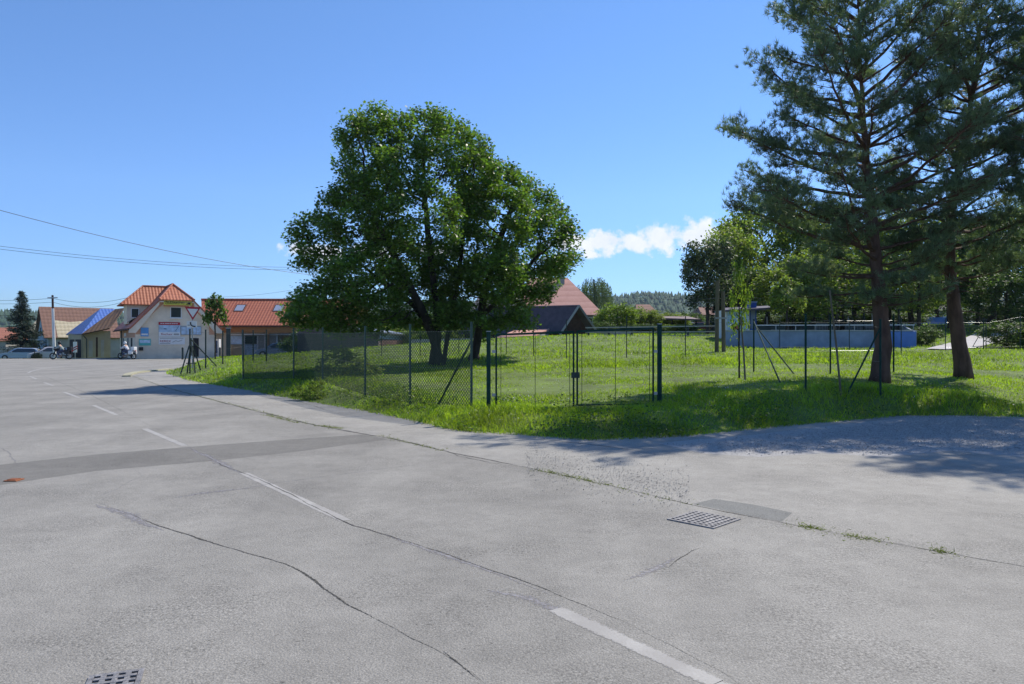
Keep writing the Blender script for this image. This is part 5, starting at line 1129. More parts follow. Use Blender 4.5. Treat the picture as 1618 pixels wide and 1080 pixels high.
# pale rail fence
t = thing('rail_fence', 'pale horizontal rail fence along the top of the meadow', 'fence', tuple(P(1000, 530, 49)))
for v0, v1 in ((517.5, 514.5), (524.5, 523.5), (531.5, 529)): MB().bar(P(925, v0, 49), P(1134, v1, 49), .05, .07).build('rail', CONC, t)
for u_ in (930, 962, 998, 1042, 1087, 1131): q = P(u_, 515, 49.06); MB().box((q.x, q.y, q.z - .6), (.12, .08, 1.25)).build('post', DARKP, t)
tagd(MB().bar(P(858, 536, 50) - Vector((0, 0, .1)), P(1000, 527, 50.5) - Vector((0, 0, .1)), .2, .5).build('low_bank_wall', GREYW), 'low grey bank wall under the dark shed', 'wall')

# --- rink with boards
t = thing('rink_boards', 'long dusty blue rink boards with a pale rail behind the pines', 'rink boards', tuple(P(1180, 549, 42)))
def boardrun(a, b_, h, m_, nm='board_panel', th=.08):
    n = max(1, int((b_ - a).length / 2.4))
    for i in range(n):
        p0, p1 = a.lerp(b_, (i + .004) / n), a.lerp(b_, (i + .996) / n); MB().bar(p0 + Vector((0, 0, h / 2)), p1 + Vector((0, 0, h / 2)), th, h).build(nm, m_, t)
A1, B1 = P(1146, 552, 41), P(1447, 551, 41); boardrun(A1, B1.lerp(A1, .17), 1.02, BLUEB); boardrun(A1.lerp(B1, .83), B1, .98, BLUEB2)
MB().bar(A1 + Vector((0, -.06, 1.05)), B1 + Vector((0, -.06, 1.02)), .05, .05).build('top_rail', METAL, t)
A2, B2 = P(1190, 529, 62), P(1420, 529, 62); boardrun(A2, B2, .85, mat('grey_green_board', (.12, .16, .17), .7, .3, 1)); boardrun(B1, B2, .95, BLUEB, 'corner_board')
MB().bar(P(1195, 513.5, 43), P(1445, 513, 43), .045, .045).build('handrail', WHITEP, t)
for i in range(9): q = P(1195 + i * 31, 513.5, 43); MB().tube([(q.x, q.y, q.z), (q.x, q.y, q.z - 1.4)], .025, 6).build('rail_post', METAL, t)
for a0, a1 in ((1218, 1240), (1262, 1290), (1330, 1350)): MB().bar(P(a0, 521.5, 61.5), P(a1, 521.5, 61.5), .04, .09).build('white_bench', WHITEP, t)
fm = MB()
for i in range(60): u_ = 1290 + i * 2.4; q = P(u_, 527, 60); fm.bar((q.x, q.y, q.z), (q.x, q.y, q.z + .85), .03)
fm.build('railings', METAL, t)
for u_, v_ in ((1212, 500), (1340, 500), (1378, 488)): q = P(u_, 530, 63); MB().tube([(q.x, q.y, q.z - .3), (q.x, q.y, P(u_, v_, 63).z)], .05, 6).build('lamp_post', METAL, t)
# kiosk
t = thing('kiosk', 'white kiosk covered in blue striped posters under a dark flat roof', 'kiosk', tuple(P(1147, 548, 46)))
q0, q1 = P(1147, 545, 46), P(1184, 545, 46); MB().prism([q0, q1, P(1184, 487.5, 46), P(1147, 489, 46)], (0, 2.5, 0)).build('wall', WHITEP, t)
MB().prism([P(1150, 521, 45.95), P(1181, 521, 45.95), P(1181, 491, 45.95), P(1150, 492, 45.95)], (0, .04, 0)).build('poster', mat('stripe_poster', (.40, .56, .72), .6, .35, 2.5, stretch=(.1, 1, 5)), t)
MB().prism([P(1155, 520, 45.9), P(1168, 520, 45.9), P(1168, 513, 45.9), P(1155, 515, 45.9)], (0, .03, 0)).build('red_print', mat('red_print', (.55, .14, .1), .6, .3, 4), t)
MB().prism([P(1173, 513, 45.9), P(1179, 513, 45.9), P(1178.5, 510, 45.9), P(1173.5, 510, 45.9)], (0, .03, 0)).build('dark_emblem', BLACK, t)
rf = MB(); rf.slab([P(1143, 489.5, 45.4), P(1245, 484, 45.4), P(1245, 481, 49.5), P(1143, 486, 49.5)], .12); rf.build('roof', mat('dark_violet_sheet', (.09, .08, .11), .6, .2), t)
t = thing('portable_toilet', 'narrow blue cabin standing beside the white kiosk', 'cabin', tuple(P(1187, 545, 47)))
q = P(1188, 545, 46.6); zt = P(0, 478.5, 47).z; MB().box((q.x, q.y, (q.z + zt) / 2), (.42, .5, zt - q.z)).build('cabin', BLUEP, t); MB().box((q.x, q.y, zt + .03), (.5, .56, .08)).build('roof', BLUEB, t); MB().box((q.x - .02, q.y - .27, zt - 1.0), (.28, .03, 1.3)).build('door', BLUEB, t)
t = thing('shelter_roof', 'long dark flat shelter roof among the trees behind the rink', 'shelter', tuple(P(1300, 520, 60)))
rf = MB(); rf.slab([P(1250, 485, 58), P(1425, 478, 58), P(1425, 475, 64), P(1250, 481.5, 64)], .2); rf.build('roof', mat('dark_violet_sheet', (.09, .08, .11)), t)
for u_ in (1255, 1310, 1365, 1420): q = P(u_, 484, 58.5); MB().tube([q, (q.x, q.y, q.z - 2.6)], .08, 6).build('post', DARKP, t)

# ------------------------------------------------------------------ vehicles
def car(label, col, c, ang, L=4.3, Wc=1.76, Hc=1.45, kind='hatch', group=None, name='parked_car'):
    c = Vector(c); t = thing(name, label, 'car', tuple(c), group); M3 = Matrix.Rotation(ang, 3, 'Z')
    body_m = mat('car_paint_%s' % name_col(col), col, .25, 0.0, spec=.6)
    h = Hc / 1.45
    prof = [(-.5, .22, .95), (-.5, .50, 1), (-.49, .66, .97), (-.43, .90, .93), (-.34, .93, .9)] if kind == 'hatch' else [(-.5, .22, .95), (-.5, .55, 1), (-.48, .88, .95), (-.40, .92, .9)]
    lower = [(-.50, .25), (-.50, .62), (-.47, .88), (-.30, .93), (.18, .92), (.34, .86), (.47, .70), (.50, .52), (.50, .25)]
    cab = [(-.46, .88), (-.40, 1.28), (-.30, 1.42), (0.02, 1.45), (.12, 1.36), (.27, .90)]
    def sect(pl, wf_top, wf_bot, z0, z1):
        V = []
        for sg in (-1, 1):
            for (x, z) in pl:
                f = (z - z0) / (z1 - z0); w = Wc / 2 * (wf_bot + (wf_top - wf_bot) * f) * (1 - 0.10 * max(0, abs(x) * 2 - .75) * 4 * .5); V.append(c + M3 @ Vector((x * L, sg * w, z * h)))
        n = len(pl); return V, [tuple(range(n)), tuple(range(2 * n - 1, n - 1, -1))] + [(i, i + n, (i + 1) % n + n, (i + 1) % n) for i in range(n)]
    V, Fc = sect(lower, .94, 1.0, .25, .93); b_ = MB().add(V, Fc); V, Fc = sect(cab, .72, .93, .88, 1.45); b_.add(V, Fc)
    bo = b_.build('body', body_m, t, bevel=.05)
    for sg in (-1, 1):
        y0, y1 = sg * Wc / 2 * .905, sg * Wc / 2 * .775
        MB().prism([c + M3 @ Vector((-.39 * L, y0, .95 * h)), c + M3 @ Vector((-.355 * L, y1, 1.33 * h)), c + M3 @ Vector((.05 * L, y1, 1.35 * h)), c + M3 @ Vector((.22 * L, y0, .95 * h))], M3 @ Vector((0, sg * .025, 0))).build('side_window', GLASS, t)
        for x in (-.32, .32):
            wc = c + M3 @ Vector((x * L, sg * (Wc / 2 - .08), .31)); ax = M3 @ Vector((0, 1, 0)); w = MB().tube([wc - ax * .11, wc + ax * .11], .31, 20).build('wheel', BLACKP, t); MB().tube([wc - ax * .118, wc + ax * .118], .18, 12).build('rim', METAL, w)
        MB().box(c + M3 @ Vector((.475 * L, sg * Wc * .36, .66 * h)), (.16, .34, .15), ang).build('headlight', LAMPM, t)
        MB().box(c + M3 @ Vector((-.485 * L, sg * Wc * .40, .74 * h)), (.12, .22, .24), ang).build('taillight', TAIL, t)
        MB().box(c + M3 @ Vector((.17 * L, sg * (Wc / 2 + .06), .98 * h)), (.14, .14, .12), ang).build('mirror', body_m, t)
    MB().prism([c + M3 @ Vector((.245 * L, -Wc * .41, .95 * h)), c + M3 @ Vector((.245 * L, Wc * .41, .95 * h)), c + M3 @ Vector((.13 * L, Wc * .35, 1.34 * h)), c + M3 @ Vector((.13 * L, -Wc * .35, 1.34 * h))], M3 @ Vector((.03, 0, .02))).build('windscreen', GLASS, t)
    MB().prism([c + M3 @ Vector((-.455 * L, -Wc * .40, .95 * h)), c + M3 @ Vector((-.455 * L, Wc * .40, .95 * h)), c + M3 @ Vector((-.405 * L, Wc * .34, 1.28 * h)), c + M3 @ Vector((-.405 * L, -Wc * .34, 1.28 * h))], M3 @ Vector((-.03, 0, .01))).build('rear_window', GLASS, t)
    MB().box(c + M3 @ Vector((.5 * L, 0, .42)), (.05, .5, .12), ang).build('number_plate', WHITEP, t)
    return t
def name_col(c): return '_'.join('%02d' % int(x * 100) for x in c)
def gcar(u, Y): x = (u - 809) / F * Y; return (x, Y, h1(x, Y))
cz = P(33, 568.5, 88); car('light blue parked car under the dark spruce at the left', (.30, .38, .50), (cz.x, cz.y, cz.z), R(200), L=4.4, Hc=1.45)
cz = P(78, 568.5, 84); car('silver white parked car partly hidden behind a motorcycle', (.55, .54, .58), (cz.x, cz.y, cz.z), R(215), L=4.2, Hc=1.5)
car('dark red hatchback behind the pale rail fence beyond the meadow', (.10, .02, .03), (P(1106, 528, 84).x, 84, P(0, 529.5, 84).z), R(12), L=3.3, Hc=1.5)
cz = P(440, 560, 72); car('grey blue car parked under the long orange roof, seen through the fence', (.16, .22, .30), (cz.x, cz.y, .15), R(190), L=4.2)
cz = P(492, 558, 70); car('dark blue car parked right of the grey blue one behind the fence', (.03, .05, .13), (cz.x, cz.y, .3), R(175), L=4.2)
# small light car row glimpsed under the maples' left branches is only the two above

def person_rider(label, c, ang, shirt, helmet):
    """seated rider leaning forward, local x = forward"""
    c = Vector(c); M3 = Matrix.Rotation(ang, 3, 'Z'); t = thing('person', label, 'person', tuple(c))
    def skin(name, m_, verts, edges, root=0):
        me = bpy.data.meshes.new(name); me.from_pydata([c + M3 @ Vector(v[:3]) - ORG[t] for v in verts], edges, []); o = bpy.data.objects.new(name, me); link(o, t); ORG[o] = ORG[t]
        sm = o.modifiers.new('skin', 'SKIN'); 
        for i, v in enumerate(verts): me.skin_vertices[0].data[i].radius = (v[3], v[3])
        me.skin_vertices[0].data[root].use_root = True
        sb = o.modifiers.new('sub', 'SUBSURF'); sb.levels = 1; sb.render_levels = 1; me.materials.append(m_); 
        return o
    V = [(-.12, 0, .86, .15), (-.02, 0, 1.05, .145), (.10, 0, 1.27, .16), (.14, 0, 1.37, .06), (.17, 0, 1.45, .075), (.18, 0, 1.56, .08),
         (.10, .19, 1.28, .06), (.26, .27, 1.10, .045), (.48, .27, 1.02, .035), (.55, .27, 1.02, .035), (.10, -.19, 1.28, .06), (.26, -.27, 1.10, .045), (.48, -.27, 1.02, .035), (.55, -.27, 1.02, .035),
         (-.10, .12, .80, .10), (.30, .22, .72, .075), (.14, .20, .36, .05), (.10, .20, .26, .04), (.24, .20, .22, .035), (-.10, -.12, .80, .10), (.30, -.22, .72, .075), (.14, -.20, .36, .05), (.10, -.20, .26, .04), (.24, -.20, .22, .035)]
    E = [(0, 1), (1, 2), (2, 3), (3, 4), (4, 5), (2, 6), (6, 7), (7, 8), (8, 9), (2, 10), (10, 11), (11, 12), (12, 13), (0, 14), (14, 15), (15, 16), (16, 17), (17, 18), (0, 19), (19, 20), (20, 21), (21, 22), (22, 23)]
    skin('body', SKIN, V, E)
    sh_ = [(x, y, z, r + .018) for (x, y, z, r) in [V[0], V[1], V[2], V[6], V[7], V[8], V[10], V[11], V[12]]]; skin('jacket', shirt, sh_, [(0, 1), (1, 2), (2, 3), (3, 4), (4, 5), (2, 6), (6, 7), (7, 8)], 1)
    tr2 = [(x, y, z, r + .014) for (x, y, z, r) in [V[0], V[14], V[15], V[16], V[19], V[20], V[21]]]; skin('trousers', JEANS, tr2, [(0, 1), (1, 2), (2, 3), (0, 4), (4, 5), (5, 6)])
    MB().sphere(c + M3 @ Vector((.18, 0, 1.55)), (.15, .13, .15), 14, 10).build('helmet', helmet, t, smooth=True)
    MB().box(c + M3 @ Vector((.30, 0, 1.55)), (.05, .2, .09), ang).build('visor', GLASS, t)
    return t
def motorcycle(label, c, ang, paint, case=None):
    c = Vector(c); M3 = Matrix.Rotation(ang, 3, 'Z'); t = thing('motorcycle', label, 'motorcycle', tuple(c))
    q = lambda x, y, z: c + M3 @ Vector((x, y, z)); ay = M3 @ Vector((0, 1, 0))
    for x in (-.68, .72):
        ring = [q(x + .27 * math.cos(a), 0, .32 + .27 * math.sin(a)) for a in np.linspace(0, 2 * math.pi, 25)]
        w = MB().tube(ring, .055, 8, cap=False).build('wheel', BLACKP, t); rm_ = MB().tube([q(x, -.05, .32), q(x, .05, .32)], .07, 10)
        for a in np.linspace(0, 2 * math.pi, 9)[:-1]: rm_.bar(q(x, 0, .32), q(x + .25 * math.cos(a), 0, .32 + .25 * math.sin(a)), .02)
        rm_.build('rim', METAL, w)
    f = MB()
    for sy_ in (-.08, .08): f.tube([q(.72, sy_, .32), q(.48, sy_, .92)], .03, 8); f.tube([q(-.68, sy_, .32), q(-.1, sy_, .42)], .03, 8)
    f.tube([q(.46, 0, .9), q(.1, 0, .85), q(-.6, 0, .82)], .045, 8); f.build('frame', DARKP, t)
    MB().sphere(q(.12, 0, .48), (.24, .18, .22), 12, 8).build('engine', METAL, t, smooth=True)
    MB().sphere(q(.16, 0, .88), (.27, .15, .15), 14, 10).build('fuel_tank', paint, t, smooth=True)
    MB().box(q(-.30, 0, .85), (.62, .26, .09), ang).build('seat', BLACKP, t, bevel=.03)
    MB().prism([q(.46, -.16, .75), q(.66, -.16, .95), q(.52, -.14, 1.22), q(.36, -.16, 1.0)], ay * .32).build('fairing', paint, t, bevel=.03)
    MB().sphere(q(.60, 0, .90), (.08, .1, .09), 10, 8).build('headlight', LAMPM, t)
    hb = MB(); hb.tube([q(.40, -.36, 1.02), q(.46, -.1, 1.06), q(.46, .1, 1.06), q(.40, .36, 1.02)], .018, 6); hb.build('handlebar', BLACKP, t)
    MB().tube([q(-.05, -.16, .3), q(-.75, -.18, .48)], .05, 10).build('exhaust', METAL, t)
    MB().box(q(-.78, 0, .62), (.34, .18, .04), ang).build('rear_mudguard', paint, t)
    if case is not None:
        MB().box(q(-.72, 0, 1.02), (.36, .44, .32), ang).build('top_case', case, t, bevel=.04)
        for sy_ in (-.28, .28): MB().box(q(-.58, sy_, .68), (.42, .18, .34), ang).build('side_case', case, t, bevel=.04)
    MB().box(q(-.93, 0, .80), (.04, .14, .07), ang).build('taillight', TAIL, t)
    return t
q = P(201, 567, 70); motorcycle('dark touring motorcycle with pale cases ridden past the shop wall', (q.x, q.y, .01), R(180 - 12), mat('navy_paint', (.02, .035, .07), .3, 0), WHITEP)
person_rider('person in a white jacket and white helmet riding the dark motorcycle by the shop', (q.x - .05, q.y, .01), R(180 - 12), WSHIRT, WHITEP)
q = P(97, 567.5, 70); motorcycle('dark sport motorcycle ridden in front of the silver white car', (q.x, q.y, .01), R(180 + 10), mat('black_paint', (.015, .015, .02), .3, 0), BLACKP)
person_rider('person in a grey green jacket and black helmet on the sport motorcycle', (q.x, q.y, .01), R(180 + 10), GSHIRT, BLACKP)

# ------------------------------------------------------------------ background trees
def gen_tree(Hh, Wd, seed, natt=420, nleaf=9000, leaf=.26, D=.5, trunkh=.22, lo=.34, cz=.6):
    rng = np.random.default_rng(seed); ell = [(0, 0, Hh * cz, Wd * .42, Wd * .42, Hh * .36)]
    for i in range(9):
        a = rng.uniform(0, 6.28); r = rng.uniform(.12, .32) * Wd; ell.append((math.cos(a) * r, math.sin(a) * r, Hh * rng.uniform(lo, .84), Wd * rng.uniform(.16, .27), Wd * rng.uniform(.16, .27), Hh * rng.uniform(.10, .18)))
    k = max(3, int(Hh * .55 / D)); nodes = [(rng.normal() * .04, rng.normal() * .04, Hh * .55 * i / k) for i in range(k + 1)]; par = [i - 1 for i in range(k + 1)]
    att = ell_points(ell, natt, rng, .35); att = att[att[:, 2] > Hh * trunkh * .7]
    nd, pr = colonize(nodes, par, att, D=D, di=D * 6, dk=D * 1.5, rng=rng); V, Fc, cnt, rr = skeleton_mesh(nd, pr, .015, Hh * .022, n=5, flare=.3)
    tips = nd[(cnt <= 3) & (np.arange(len(nd)) > k)]; per = max(1, nleaf // max(1, len(tips))); c = np.repeat(tips, per, 0); c = c + rng.normal(size=c.shape) * D * .75
    lv, lf = scatter(c, leaf, 'oval', up=.4, rng=rng, wid=1.3); return (V, Fc), (lv, lf)
VAR = [gen_tree(10, 8.5, 101), gen_tree(10, 7.0, 102, natt=380), gen_tree(10, 9.5, 103, natt=460, nleaf=10000)]
SM = gen_tree(4, 4.4, 104, natt=320, nleaf=7500, leaf=.15, D=.26, trunkh=.02, lo=.1, cz=.42)
SM2 = gen_tree(4, 4.4, 105, natt=300, nleaf=6500, leaf=.16, D=.28, trunkh=.02, lo=.08, cz=.38)
SAP = gen_tree(4, 5.2, 107, natt=150, nleaf=2600, leaf=.22, D=.28, trunkh=.02, lo=.15, cz=.4)
CACHE = {}
def place_tree(label, u, vb, vt, Y, wpx, var, lm, name='deciduous_tree', group=None, rz=None, cat='tree', base_h=10, base_w=8.5, zb=None):
    b_ = P(u, vb, Y); b_.z = zb if zb is not None else h1(b_.x, b_.y) - .1; top = P(u, vt, Y).z; sz = (top - b_.z) / base_h; sw_ = wpx / F * Y / base_w
    t = thing(name, label, cat, tuple(b_), group); t.scale = (sw_, sw_, sz); t.rotation_euler = (0, 0, rz if rz is not None else random.uniform(0, 6.28))
    (V, Fc), (lv, lf) = var; key = (id(var), lm.name)
    if key not in CACHE:
        a = arr_obj('trunk', V, Fc, BARK_M); c_ = arr_obj('crown', lv, lf, lm); CACHE[key] = (a, c_)
    else:
        a, c_ = [x.copy() for x in CACHE[key]]; COL.objects.link(a); COL.objects.link(c_)
    a.parent = t; c_.parent = t; return t
GRT = 'trees crowding behind the rink'
THIN2 = gen_tree(10, 7.0, 133, natt=160, nleaf=1300, leaf=.55, D=.5, trunkh=.80)
THIN = gen_tree(10, 7.0, 131, natt=130, nleaf=750, leaf=.42, D=.5, trunkh=.55)
HIGH = gen_tree(10, 7.5, 130, natt=260, nleaf=3200, leaf=.40, D=.5, trunkh=.72)
for i, (u, vt, Y, w, k, lm, lab) in enumerate([
    (1158, 352, 66, 120, 0, LEAF_L, 'light rounded tree behind the short double pole'), (1212, 300, 72, 150, 2, LEAF_L, 'pale green tall tree above the white kiosk'), (1285, 318, 66, 150, 1, LEAF_L, 'tall mid green tree behind the bushy pine on its left side'),
    (1350, 350, 74, 150, 0, LEAF_L, 'light tree filling the gap directly behind the bushy pine'), (1440, 318, 70, 160, 2, LEAF_L, 'yellowish tree between the two big pines'), (1500, 350, 62, 140, 1, LEAF_D, 'dark tree behind the leaning pine trunk'),
    (1570, 330, 66, 170, 0, LEAF_D, 'deep green tree right of the leaning pine'), (1650, 300, 60, 190, 2, LEAF_D, 'broad dark tree cut by the right edge'), (1700, 330, 80, 200, 1, LEAF_D, 'far dark tree beyond the right edge'),
    (1250, 400, 58, 130, 2, LEAF_L, 'low bright tree over the shelter roof on the left'), (1330, 410, 60, 140, 1, LEAF_D, 'low dark tree shading the middle of the shelter roof'), (1405, 405, 62, 130, 0, LEAF_D, 'low dark tree shading the right end of the shelter roof'),
    (1590, 420, 56, 120, 2, LEAF_D, 'low dark tree over the light path'), (1480, 420, 84, 110, 2, LEAF_L, 'pale tree near the white and blue building'), (1178, 420, 62, 90, 1, LEAF_D, 'dark narrow tree just behind the kiosk'), (1320, 372, 54, 150, 2, LEAF_L, 'broad bright tree left of the bushy pine trunk, nearest of the row'), (1452, 385, 55, 120, 0, LEAF_L, 'broad bright tree between the two pine trunks'), (1545, 395, 70, 120, 1, LEAF_L, 'sunlit tree right of the leaning pine trunk')]):
    place_tree(lab, u, 545, vt, Y, w, VAR[k], lm, group=GRT)
GRB = 'bushes in front of the far wood'
for i, (u, vt, vb, Y, w, lm, lab) in enumerate([
    (975, 462, 530, 66, 80, LEAF_Y, 'yellow green bush right of the pink roofed house'), (1020, 476, 530, 70, 70, LEAF_L, 'leafy bush behind the left end of the canopy'), (1062, 484, 530, 78, 70, LEAF_L, 'bush behind the right end of the canopy'),
    (1000, 470, 520, 95, 70, LEAF_L, 'far bush between the willow and the canopy'), (1045, 478, 520, 100, 70, LEAF_W, 'greyish far bush left of the dark tree'), (1090, 482, 520, 92, 60, LEAF_D, 'darker far bush next to the dark tree'), (950, 500, 535, 62, 50, LEAF_D, 'dark low bush beside the shed gable'), (1010, 505, 530, 64, 90, LEAF_D, 'dark low bush under the canopy edge'), (1070, 508, 530, 66, 80, LEAF_Y, 'bright low bush under the canopy'),
    (545, 500, 560, 60, 110, LEAF_D, 'dark bush behind the garages at the left'), (600, 492, 560, 66, 110, LEAF_L, 'light bush above the garage roof'), (665, 505, 555, 62, 70, LEAF_Y, 'bright bush beside the main maple trunk'), (720, 510, 550, 66, 70, LEAF_L, 'bush between the two maple trunks'), (480, 512, 565, 64, 90, LEAF_D, 'dark bush at the right end of the orange roof'),
    (640, 488, 560, 74, 110, LEAF_D, 'dark bush behind the peach coloured house'), (755, 500, 550, 60, 44, LEAF_L, 'light bush touching the pale blue wall')]):
    place_tree(lab, u, vb, vt, Y, w, SM, lm, name='shrub', group=GRB, cat='bush', base_h=4, base_w=4.4)
place_tree('dull dark green spreading tree at the left end of the tree line', 1118, 545, 372, 58, 95, VAR[1], LEAF_PU, base_w=7)
place_tree('small round grey green tree on the slope by the light path', 1592, 556, 492, 40, 95, SM, LEAF_D, base_h=4, base_w=4.4, name='deciduous_tree')
place_tree('little dark tree hanging over the right end of the blue boards', 1462, 552, 503, 43, 60, SM, LEAF_D, base_h=4, base_w=4.4)
place_tree('light green young tree with bare branches left of the leaning stake', 1243, 552, 432, 45, 62, HIGH, LEAF_L, base_w=7)
place_tree('clipped dark green shrub between the two parked cars', 58, 568, 549, 82, 16, SM, LEAF_B, name='shrub', cat='bush', base_h=4, base_w=4.4, zb=-.8)
place_tree('leafy sapling behind the chain link fence', 545, 590, 543, 25, 96, SAP, LEAF_L, name='shrub', cat='bush', base_h=4, base_w=4.4)
place_tree('small bushy shrub at the foot of the chain link fence', 490, 627, 599, 21.0, 50, SAP, LEAF_L, name='shrub', cat='bush', base_h=4, base_w=4.4)
place_tree('tree with dark bare limbs in front of the long orange roof', 340, 575, 461, 44, 40, THIN2, LEAF_D, base_w=7)
place_tree('young yellow green tree with a hair thin trunk in the meadow', 1168, 600, 396, 20.6, 46, THIN, LEAF_Y, base_w=7)
GRU = 'dark undergrowth behind the rink'
for i, (u, vt, w, Y, lm, lab) in enumerate([(1160, 488, 90, 74, LEAF_D, 'dark undergrowth shrub behind the kiosk'), (1225, 490, 110, 76, LEAF_D, 'dark shrub right of the blue cabin'), (1290, 486, 120, 74, LEAF_D, 'dark shrub behind the left half of the rink'),
    (1355, 484, 120, 76, LEAF_D, 'dark shrub behind the bushy pine trunk'), (1420, 486, 110, 74, LEAF_D, 'dark shrub at the right end of the rink'), (1545, 478, 90, 86, LEAF_D, 'dark shrub right of the white and blue building'), (1600, 470, 120, 84, LEAF_D, 'dark shrub above the light path'), (1665, 470, 130, 82, LEAF_D, 'dark shrub by the right edge behind the path'),
    (1320, 470, 160, 84, LEAF_D, 'tall dark thicket behind the middle of the rink'), (1240, 468, 150, 86, LEAF_D, 'tall dark thicket behind the left of the rink'), (1400, 468, 150, 88, LEAF_D, 'tall dark thicket behind the right of the rink')]):
    place_tree(lab, u, 535, vt, Y, w, (SM, SM2)[i % 2], lm, name='shrub', group=GRU, cat='bush', base_h=4, base_w=4.4)
for (u, vt, w, Y, lm, lab) in [(695, 484, 120, 78, LEAF_D, 'dark bush seen between the maple trunks'), (790, 500, 60, 90, LEAF_L, 'pale bush beside the pale blue house'), (590, 478, 100, 84, LEAF_D, 'tall dark bush above the garages')]:
    place_tree(lab, u, 550, vt, Y, w, SM2, lm, name='shrub', cat='bush', base_h=4, base_w=4.4)
# willow
rw = np.random.default_rng(55); wz = P(940, 500, 108); t = thing('willow_tree', 'grey green weeping willow beyond the pink roof', 'tree', (wz.x, wz.y, 2)); pc = []
top = P(940, 430, 108).z
for i in range(260):
    a = rw.uniform(0, 6.28); r = rw.uniform(.1, 1) ** .6 * 2.6; z0 = top - .4 - r * r * .22 - rw.uniform(0, 1.5); L = rw.uniform(1.5, 4.5); n_ = int(L * 9)
    for j in range(n_): f = j / n_; pc.append((wz.x + math.cos(a) * (r + .3 * f), wz.y + math.sin(a) * (r + .3 * f), z0 - L * f))
pc = np.array(pc) + rw.normal(size=(len(pc), 3)) * .06; dn = rw.normal(size=pc.shape) * .3; dn[:, 2] = -1
V, Fc = scatter(pc, .3, 'oval', rng=rw, dirs=dn, wid=.5); arr_obj('crown', V, Fc, LEAF_W, t); MB().tube([(wz.x, wz.y, 1), (wz.x + .1, wz.y, top - 3), (wz.x - .2, wz.y, top - 1)], [.4, .25, .1], 8).build('trunk', BARK_M, t)
# spruces
def spruce(label, u, vb, vt, Y, wpx, seed, zb=None, lm=LEAF_B):
    r = np.random.default_rng(seed); b_ = P(u, vb, Y); z0 = zb if zb is not None else b_.z; top = P(u, vt, Y).z; Hh = top - z0; Rr = wpx / 2 / F * Y; t = thing('spruce_tree', label, 'spruce tree', (b_.x, b_.y, z0)); C, Dd = [], []; br = MB()
    MB().tube([(b_.x, b_.y, z0 - .2), (b_.x, b_.y, top - .1)], [Hh * .025, .02], 8).build('trunk', BARK_M, t)
    z = .06
    while z < .99:
        n_ = 9
        for j in range(n_):
            a = r.uniform(0, 6.28); L = Rr * (1 - z) ** .9 * r.uniform(.45, 1.35) + .1; m_ = max(3, int(L * 9))
            for q_ in range(m_):
                f = (q_ + r.random()) / m_
                for w_ in range(5):
                    C.append((b_.x + math.cos(a) * L * f + r.normal() * .10, b_.y + math.sin(a) * L * f + r.normal() * .10, z0 + Hh * z - L * .25 * f + .18 * L * f * f + r.normal() * .05)); Dd.append((math.cos(a) + r.normal() * .6, math.sin(a) + r.normal() * .6, -.35 + r.normal() * .3))
        z += .022
    V, Fc = scatter(np.array(C), .26, 'oval', rng=r, dirs=np.array(Dd), wid=.5, up=.3); arr_obj('crown', V, Fc, lm, t); return t
spruce('tall dark spruce above the parked cars on the left', 34, 567, 459, 98, 70, 3, zb=-.8)
spruce('dark narrow spruce standing behind the dull dark spreading tree', 1146, 545, 385, 64, 60, 4, zb=1.5)
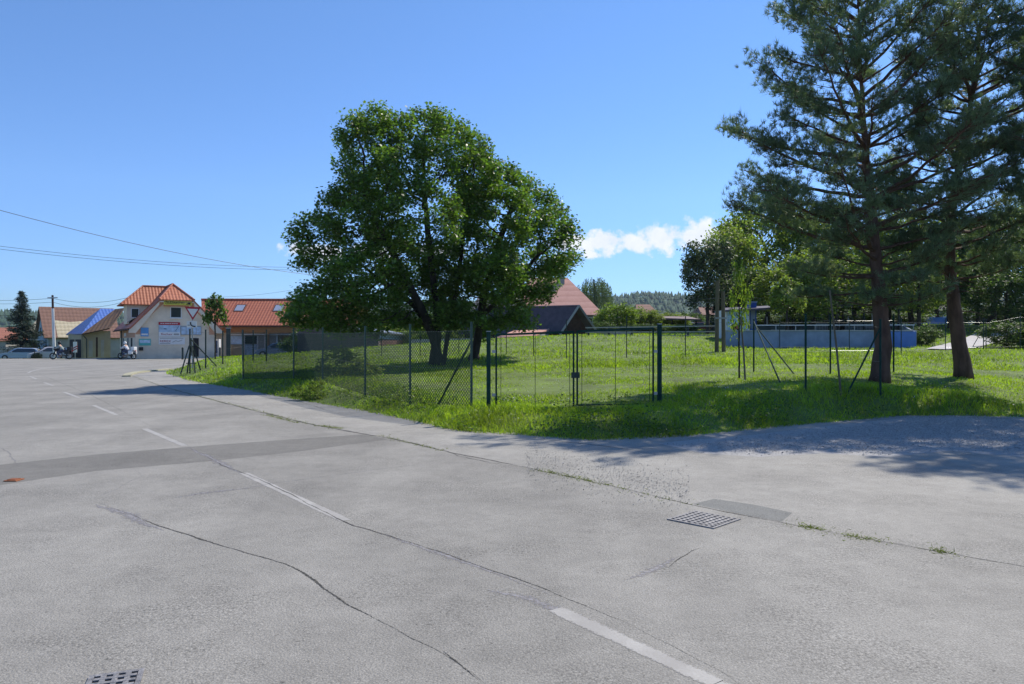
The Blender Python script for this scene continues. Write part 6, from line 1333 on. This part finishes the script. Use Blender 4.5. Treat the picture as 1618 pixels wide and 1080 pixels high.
# ------------------------------------------------------------------ far hill with its wood
hx = np.arange(-1500, 1700, 40.0); hy = np.arange(820, 1500, 40.0); HX, HY = np.meshgrid(hx, hy)
def hillz(x, y): u = 809 + x / 1200 * F; r = np.interp(u, [-700, 0, 200, 420, 700, 950, 1010, 1090, 1200, 1600, 2400], [30, 44, 40, 52, 58, 66, 74, 70, 78, 70, 50]); f = np.clip((y - 820) / 380, 0, 1); return 2 + r * f * f * (3 - 2 * f) - np.clip((y - 1200) / 300, 0, 1) * 30
ix = np.arange(len(hx) * len(hy)).reshape(len(hy), len(hx)); Q = np.stack([ix[:-1, :-1].ravel(), ix[:-1, 1:].ravel(), ix[1:, 1:].ravel(), ix[1:, :-1].ravel()], 1)
FORM = mat('far_forest', (.04, .085, .045), .9, .3, .05)
hl = arr_obj('hills', np.stack([HX.ravel(), HY.ravel(), hillz(HX.ravel(), HY.ravel())], 1), Q, FORM, smooth=True); tagd(hl, kind='structure')
rh = np.random.default_rng(8); n_ = 9000; X = rh.uniform(-1100, 1200, n_); Y = rh.uniform(900, 1240, n_); Z = hillz(X, Y); Ht = rh.uniform(5, 11, n_); k6 = np.arange(6) * np.pi / 3
V = np.zeros((n_, 7, 3)); rr_ = rh.uniform(2.0, 3.6, n_)
for j in range(6): V[:, j] = np.stack([X + np.cos(k6[j]) * rr_, Y + np.sin(k6[j]) * rr_, Z + Ht * .1], 1)
V[:, 6] = np.stack([X, Y, Z + Ht], 1); Fc = (np.arange(n_)[:, None, None] * 7 + np.array([[j, (j + 1) % 6, 6] for j in range(6)])[None]).reshape(-1, 3)
tagd(arr_obj('far_wood', V.reshape(-1, 3), Fc, FORM), 'blue green conifer wood covering the far ridge', 'wood', kind='stuff')

# ------------------------------------------------------------------ air
HZ = MB().box((0, 650, 49), (3400, 1560, 102)).build('haze', mat('haze_dummy', (1, 1, 1), 1, 0)); HZ.data.materials.clear()
hm = bpy.data.materials.new('haze_air'); hm.use_nodes = True; ht = hm.node_tree; ht.nodes.clear(); ho = N(ht, 'ShaderNodeOutputMaterial'); pv_ = N(ht, 'ShaderNodeVolumePrincipled')
pv_.inputs['Color'].default_value = (0.75, 0.85, 1, 1); pv_.inputs['Density'].default_value = 0.00010; pv_.inputs['Anisotropy'].default_value = 0.2; lk(ht, pv_.outputs[0], ho.inputs['Volume'])
HZ.data.materials.append(hm); tagd(HZ, 'thin bluish summer air over the whole place', 'haze', kind='stuff')
